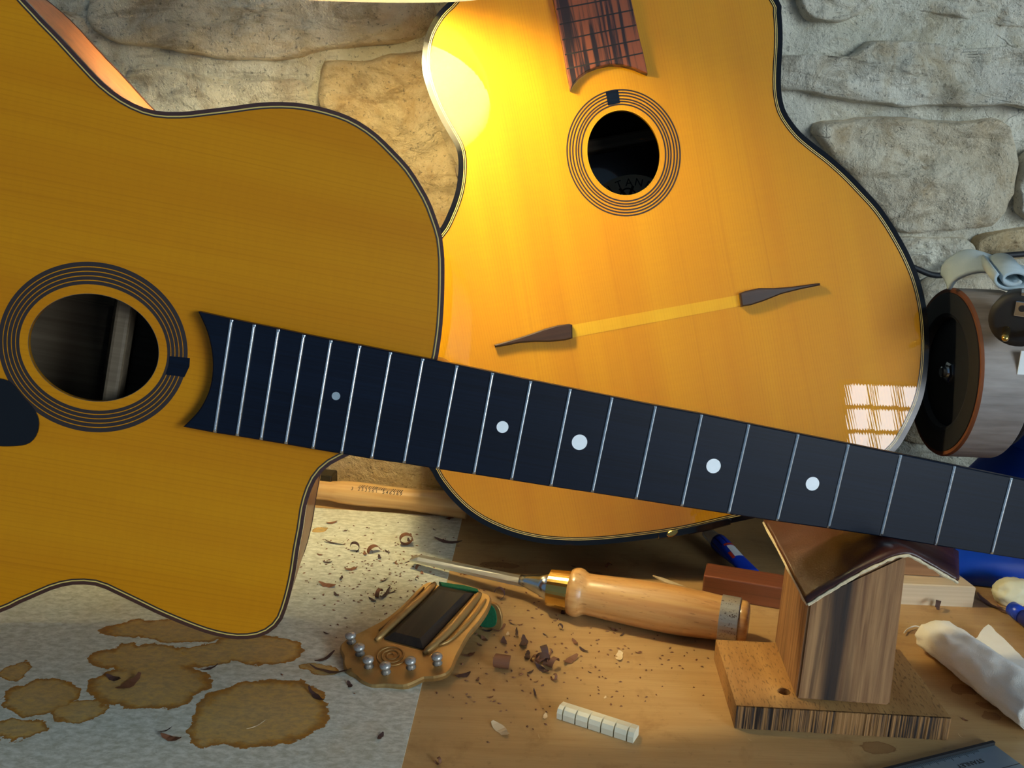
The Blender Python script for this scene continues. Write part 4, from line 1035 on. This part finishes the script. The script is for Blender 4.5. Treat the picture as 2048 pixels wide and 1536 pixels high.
# steel rule with maker's name upside down
z2 = 0.0
rc = onz(1990, 1489, 0.0015); rl = onz(1800, 1537, 0.0015); rr_ = onz(2050, 1517, 0.0015)
du = (rl-rc).normalized(); RM = axis_m(rc, rc+du); rinv = RM.inverted(); wq = rinv @ rr_
rn = V((0, 1, 0)) if wq.y > 0 else V((0, -1, 0)); sgn = rn.y
ru = empty('steel_rule', RM @ T((0, 0, -0.0015)), 'grey steel rule with printed maker name in the front right corner', 'ruler')
blme = prism([(0, 0), (0.30, 0), (0.30, sgn*0.040), (0.0, sgn*0.040)], 0.0, 0.0012, 0.0001); link('rule_blade', blme, plain('brushed_steel', sr(128, 142, 150), 0.38, 0.55), ru)
link('back_edge', box(0, 0.30, min(0, -sgn*0.0018), max(0, -sgn*0.0018), 0.0, 0.003), M['rubber'], ru)
for k in range(1, 70):
    ln = 0.0035 if k % 10 == 0 else (0.0028 if k % 5 == 0 else 0.0018)
    o = link('graduation', box(-0.0001, 0.0001, min(0, sgn*ln), max(0, sgn*ln), 0, 0.0013), M['ink'], ru); o.location = (0.012+k*0.001, 0, 0)
tc_ = rinv @ onz(1941, 1526, 0.0015)
o = link('lettering', text('STANLEY', 0.0042), M['ink'], ru); o.matrix_local = T((tc_.x, tc_.y, 0.0013)) @ Matrix.Rotation(0.0 if sgn < 0 else 0.0, 4, 'Z')
link('engraved_line', box(0, 0.30, sgn*0.0165-0.0002, sgn*0.0165+0.0002, 0.001, 0.00125), M['ink'], ru)

# ------------------------------------------------------------------ wood shavings and chips
def curl(L, w, turns, r0, th=0.0003, twist=0.0, n=22):
    vs = []; fs = []
    for i in range(n+1):
        t = i/n; a = turns*2*math.pi*t; r = r0*(1+0.25*t)
        x = r*math.cos(a); z_ = r*math.sin(a); y = twist*t
        ww = w*(0.55+0.45*math.sin(math.pi*min(1, t*0.9+0.1)))
        ax_ = V((math.cos(a), 0, math.sin(a)))
        for s in (-0.5, 0.5): vs.append(V((x, y+ww*s, z_)))
    b = len(vs)
    for i in range(n+1):
        a = turns*2*math.pi*i/n; ax_ = V((math.cos(a), 0, math.sin(a)))*th
        vs.append(vs[2*i]+ax_); vs.append(vs[2*i+1]+ax_)
    for i in range(n):
        k = 2*i; fs += [(k, k+1, k+3, k+2), (b+k, b+k+2, b+k+3, b+k+1), (k, k+2, b+k+2, b+k), (k+1, b+k+1, b+k+3, k+3)]
    fs += [(0, b, b+1, 1), (2*n, 2*n+1, b+2*n+1, b+2*n)]
    zmin = min(v.z for v in vs); vs = [v-V((0, 0, zmin)) for v in vs]
    return fixn(mesh(vs, fs))
def flake(L, w, bend, seed):
    rnd = random.Random(seed); n = 6; vs = []; fs = []
    for i in range(n+1):
        t = i/n; x = L*(t-0.5); z_ = bend*(2*t-1)**2; y = rnd.uniform(-.1, .1)*w
        ww = w*max(0.12, math.sin(math.pi*(0.08+0.84*t)))*rnd.uniform(0.8, 1.1)
        vs += [V((x, y-ww/2, z_+rnd.uniform(0, .1)*bend)), V((x, y+ww/2, z_+rnd.uniform(0, .3)*bend))]
    b = len(vs); vs += [v+V((0, 0, 0.0004)) for v in vs]
    for i in range(n):
        k = 2*i; fs += [(k, k+1, k+3, k+2), (b+k, b+k+2, b+k+3, b+k+1), (k, k+2, b+k+2, b+k), (k+1, b+k+1, b+k+3, k+3)]
    fs += [(0, b, b+1, 1), (2*n, 2*n+1, b+2*n+1, b+2*n)]
    return fixn(mesh(vs, fs))
SH = {}
def proto(key, me, mat):
    me.materials.append(M[mat]); SH[key] = me
for i in range(6): proto(('flake', i), flake(1, 0.42, 0.16, i), 'chipd' if i % 2 else 'chip')
for i in range(3): proto(('sliver', i), flake(1, 0.2, 0.14, 20+i), 'chipd')
for i in range(3): proto(('curl', i), curl(1, 0.42, 0.45+0.25*i, 0.36, 0.03, 0.25*i), 'chip' if i != 1 else 'chipd')
proto(('scroll', 0), curl(1, 0.95, 0.9, 0.36, 0.05), 'chip'); proto(('pale', 0), flake(1, 0.45, 0.08, 41), 'chipp'); proto(('hair', 0), flake(1, 0.05, 0.1, 43), 'chipp')
random.seed(11)
LST = [(663,1046,15,'flake'),(668,1087,28,'sliver'),(747,1104,34,'curl'),(709,1101,24,'curl'),(759,1115,12,'flake'),(730,1108,12,'flake'),(818,1082,12,'flake'),(814,1094,34,'curl'),(897,1085,38,'sliver'),(899,1037,22,'flake'),(655,1125,12,'flake'),(702,1139,17,'flake'),(682,1157,11,'flake'),(655,1171,24,'flake'),(672,1190,12,'flake'),(767,1162,16,'sliver'),(836,1136,17,'curl'),(844,1147,10,'flake'),(834,1161,9,'curl'),(771,1190,32,'sliver'),(762,1194,22,'curl'),(780,1186,18,'sliver'),(745,1200,14,'flake'),(918,1145,16,'sliver'),(930,1149,9,'flake'),(1007,1183,16,'curl'),(998,1196,28,'curl'),(1024,1248,9,'flake'),(996,1258,24,'flake'),(1008,1285,20,'flake'),(969,1279,16,'flake'),(1034,1268,22,'sliver'),(1048,1287,28,'flake'),(937,1311,18,'flake'),(1110,1336,28,'curl'),(1072,1322,30,'curl'),(1055,1313,20,'flake'),(1140,1321,28,'flake'),(1121,1257,14,'curl'),(1126,1227,13,'flake'),(1150,1285,15,'flake'),(1167,1301,14,'flake'),(1229,1260,11,'flake'),(1244,1270,9,'flake'),(1277,1306,9,'flake'),(1104,1304,8,'flake'),(1111,1359,16,'curl'),(1072,1364,7,'flake'),(925,1352,22,'flake'),(1217,1133,18,'curl'),(1147,1133,8,'flake'),(661,1345,54,'sliver'),(632,1394,38,'sliver'),(650,1318,34,'sliver'),(700,1371,16,'flake'),(258,1370,38,'flake'),(228,1358,22,'flake'),(342,1478,28,'flake'),(330,1462,18,'sliver'),(419,1338,22,'sliver'),(653,1267,9,'flake'),(1870,1220,24,'curl'),(1980,1210,40,'sliver'),(2005,1222,20,'flake'),(1090,1433,13,'pale'),(1239,1313,24,'pale'),(1000,1459,34,'pale'),(1078,1474,10,'hair'),(760,1474,16,'flake'),(1070,1388,18,'sliver'),(980,1395,9,'flake'),(880,1525,16,'curl'),(513,1452,28,'hair'),(775,1104,10,'flake'),(790,1125,9,'flake'),(690,1062,8,'flake'),(828,1112,9,'flake'),(870,1060,7,'flake'),(640,1110,9,'flake'),(815,1124,12,'sliver'),(1015,1268,10,'pale'),(975,1262,14,'flake'),(1040,1250,8,'flake'),(1090,1270,7,'flake'),(955,1360,10,'flake'),(1180,1345,6,'flake'),(1210,1395,7,'pale'),(1500,1480,7,'hair'),(1921,1473,9,'hair'),(2010,1420,7,'hair'),(960,1290,9,'flake'),(1060,1345,12,'flake'),(1095,1312,16,'flake'),(1085,1340,22,'flake'),(1470,1070,8,'hair'),(1462,1160,7,'pale'),(1930,1440,8,'flake')]
cnt = {}
for (x, y, s, k) in LST:
    on_paper = x < 925-(y-1036)*0.2435
    zz = 0.0008 if on_paper else 0.0001
    P = onz(x, y, zz); sc = s*(P-CAM).length/2000*(0.9 if k == 'curl' else 1.5)
    keys = [q for q in SH if q[0] == k]; i = cnt.get(k, 0); cnt[k] = i+1
    o = bpy.data.objects.new('wood_shaving', SH[keys[i % len(keys)]]); COL.objects.link(o)
    o.location = P; o.rotation_euler = (random.uniform(-.15, .15), 0, random.uniform(0, 6.28)); o.scale = (sc,)*3
    adj = {'pale': 'pale flat', 'hair': 'pale hair-thin', 'flake': 'brown flat', 'sliver': 'dark narrow', 'curl': 'brown curled'}[k]
    size = 'large' if s >= 26 else ('small' if s >= 13 else 'tiny')
    if on_paper:
        if y < 1130: reg = 'on the paper between the cutaway horn and the chisel tip'
        elif y < 1280: reg = 'on the paper behind the brass tailpiece'
        elif x > 560: reg = 'on the paper left of the tailpiece pins'
        else: reg = 'on the stained front of the paper'
    elif x > 1780: reg = 'on the bench right of the upright block'
    elif y < 1200: reg = 'on the bench around the chisel blade and behind its handle'
    elif y < 1380: reg = 'on the bench between the tailpiece and the chisel handle'
    else: reg = 'on the bench near the white bone nut'
    tag(o, f'{size} {adj} wood shaving {reg}', 'shaving', f'{adj} shavings {reg}')
P = onz(1005, 1334, 0.0); o = link('wood_shaving', SH[('scroll', 0)]); o.location = P; o.scale = (0.0105, 0.0105, 0.0085); o.rotation_euler = (0, 0, 1.35)
tag(o, 'brown wood shaving rolled into an open scroll, in front of the tailpiece pins', 'shaving')
cg = empty('shaving_cluster', T(onz(1085, 1328, 0.0)), 'tangled clump of curled brown shavings in front of the chisel handle', 'shaving')
for i in range(5):
    o = link('curl', SH[('curl', i % 3)], None, cg); o.location = (random.uniform(-.004, .004), random.uniform(-.003, .003), 0.0005*i); o.scale = (0.0085+0.002*random.random(),)*3; o.rotation_euler = (random.uniform(-.6, .6), random.uniform(-.5, .5), random.uniform(0, 6))
# fine dust, uncountable
vs = []; fs = []
for k in range(520):
    if k < 260: x, y = random.gauss(760, 90), random.gauss(1140, 55)
    else: x, y = random.gauss(1150, 190), random.gauss(1300, 80)
    if y < 1045 or x < 300 or x > 1420 or y > 1530: continue
    P = onz(x, y, 0.0009 if x < 925-(y-1036)*0.2435 else 0.0002); r = random.uniform(0.0003, 0.0008); a = random.uniform(0, 6.28); b = len(vs)
    for j in range(4):
        an = a+j*1.57; vs.append(P+V((r*math.cos(an)*(1 if j % 2 else 2), r*math.sin(an)*(1 if j % 2 else 2), 0)))
    vs.append(P+V((0, 0, 0.0006))); fs += [(b+j, b+(j+1) % 4, b+4) for j in range(4)]
o = link('wood_dust', mesh(vs, fs), M['chip']); tag(o, 'fine brown wood dust scattered over paper and bench', 'dust', kind='stuff')

# ------------------------------------------------------------------ work lamp above
nearR = V((-0.103, 0.547, 0.3705)); farR = V((-0.103, 0.700, 0.3945))
lc_ = (nearR+farR)/2; RR = (farR-nearR).length/2
up_ = V((1, 0, 0)).cross((farR-nearR).normalized()).normalized()
LMt = axis_m(lc_, lc_+up_, (1, 0, 0))
lamp = empty('work_lamp', LMt, 'white enamel work lamp shade hanging above the two guitars', 'lamp')
op = [(0.0,RR),(0.018,RR*0.96),(0.040,RR*0.82),(0.060,RR*0.60),(0.074,RR*0.38),(0.080,RR*0.30)]
th = 0.0015
prof = [(a, b) for a, b in op]+[(a, b-th) for a, b in reversed(op)]
vs = []; fs = []; sg = 64; n = len(prof)
for (x, r) in prof:
    for k in range(sg):
        a = 2*math.pi*k/sg; vs.append((x, r*math.cos(a), r*math.sin(a)))
for i in range(n):
    for k in range(sg): fs.append((i*sg+k, i*sg+(k+1) % sg, ((i+1) % n)*sg+(k+1) % sg, ((i+1) % n)*sg+k))
link('lamp_shade', fixn(mesh(vs, fs)), M['shade'], lamp, True)
link('socket', lathe([(0.062,0.014),(0.064,0.016),(0.10,0.018),(0.105,0.012)], 24), M['rubber'], lamp, True)
em = NT('glowing_bulb'); em.set(Base_Color=(1, 1, 1, 1), Emission_Color=(1.0, 0.85, 0.46, 1), Emission_Strength=BULB_STRENGTH)
bulb = link('bulb', lathe([(0.014,0.001),(0.0155,0.010),(0.022,0.0185),(0.032,0.021),(0.043,0.0175),(0.054,0.012),(0.064,0.011)], 32), em.m, lamp, True)
ap = LMt @ V((0.10, 0, 0)); inv_l = LMt.inverted()
arm = [inv_l @ q for q in (ap, ap+V((0, 0.0, 0.08)), ap+V((-0.06, 0.02, 0.16)), ap+V((-0.4, 0.10, 0.36)))]
link('arm', tube(arm, 0.006, 12), M['rubber'], lamp, True)

# ------------------------------------------------------------------ window behind the camera (lights the room, mirrors in the lacquer)
hit = GB.m @ GB.l3(1690, 765); dd = (hit-CAM).normalized(); rf = dd-2*dd.dot(nB)*nB
Yw = -2.5; wl = hit+rf*((Yw-hit.y)/rf.y)
win = empty('window_1', T((wl.x, Yw, wl.z)), 'small-paned casement window behind the viewer', 'window'); win['kind'] = 'structure'
del win['category']
pw, ph = 0.103, 0.10; nc, nr = 11, 11
frm = plain('white_window_paint', sr(196, 176, 150), 0.5)
wem = NT('daylight_pane'); wem.set(Base_Color=(0.1, 0.1, 0.1, 1), Emission_Color=(0.86, 0.93, 1.0, 1), Emission_Strength=WINDOW_STRENGTH)
pane = box(0.006, pw-0.006, -0.002, 0.002, 0.006, ph-0.006); pane.materials.append(wem.m)
for i in range(nc):
    for j in range(nr):
        o = link('pane', pane, None, win); o.location = (i*pw, 0, -(j+1)*ph)
for i in range(nc+1): link('mullion', box(i*pw-0.009, i*pw+0.009, -0.012, 0.012, -nr*ph, 0), frm, win)
for j in range(nr+1): link('glazing_bar', box(-0.012, nc*pw+0.012, -0.011, 0.011, -j*ph-0.008, -j*ph+0.008), frm, win)
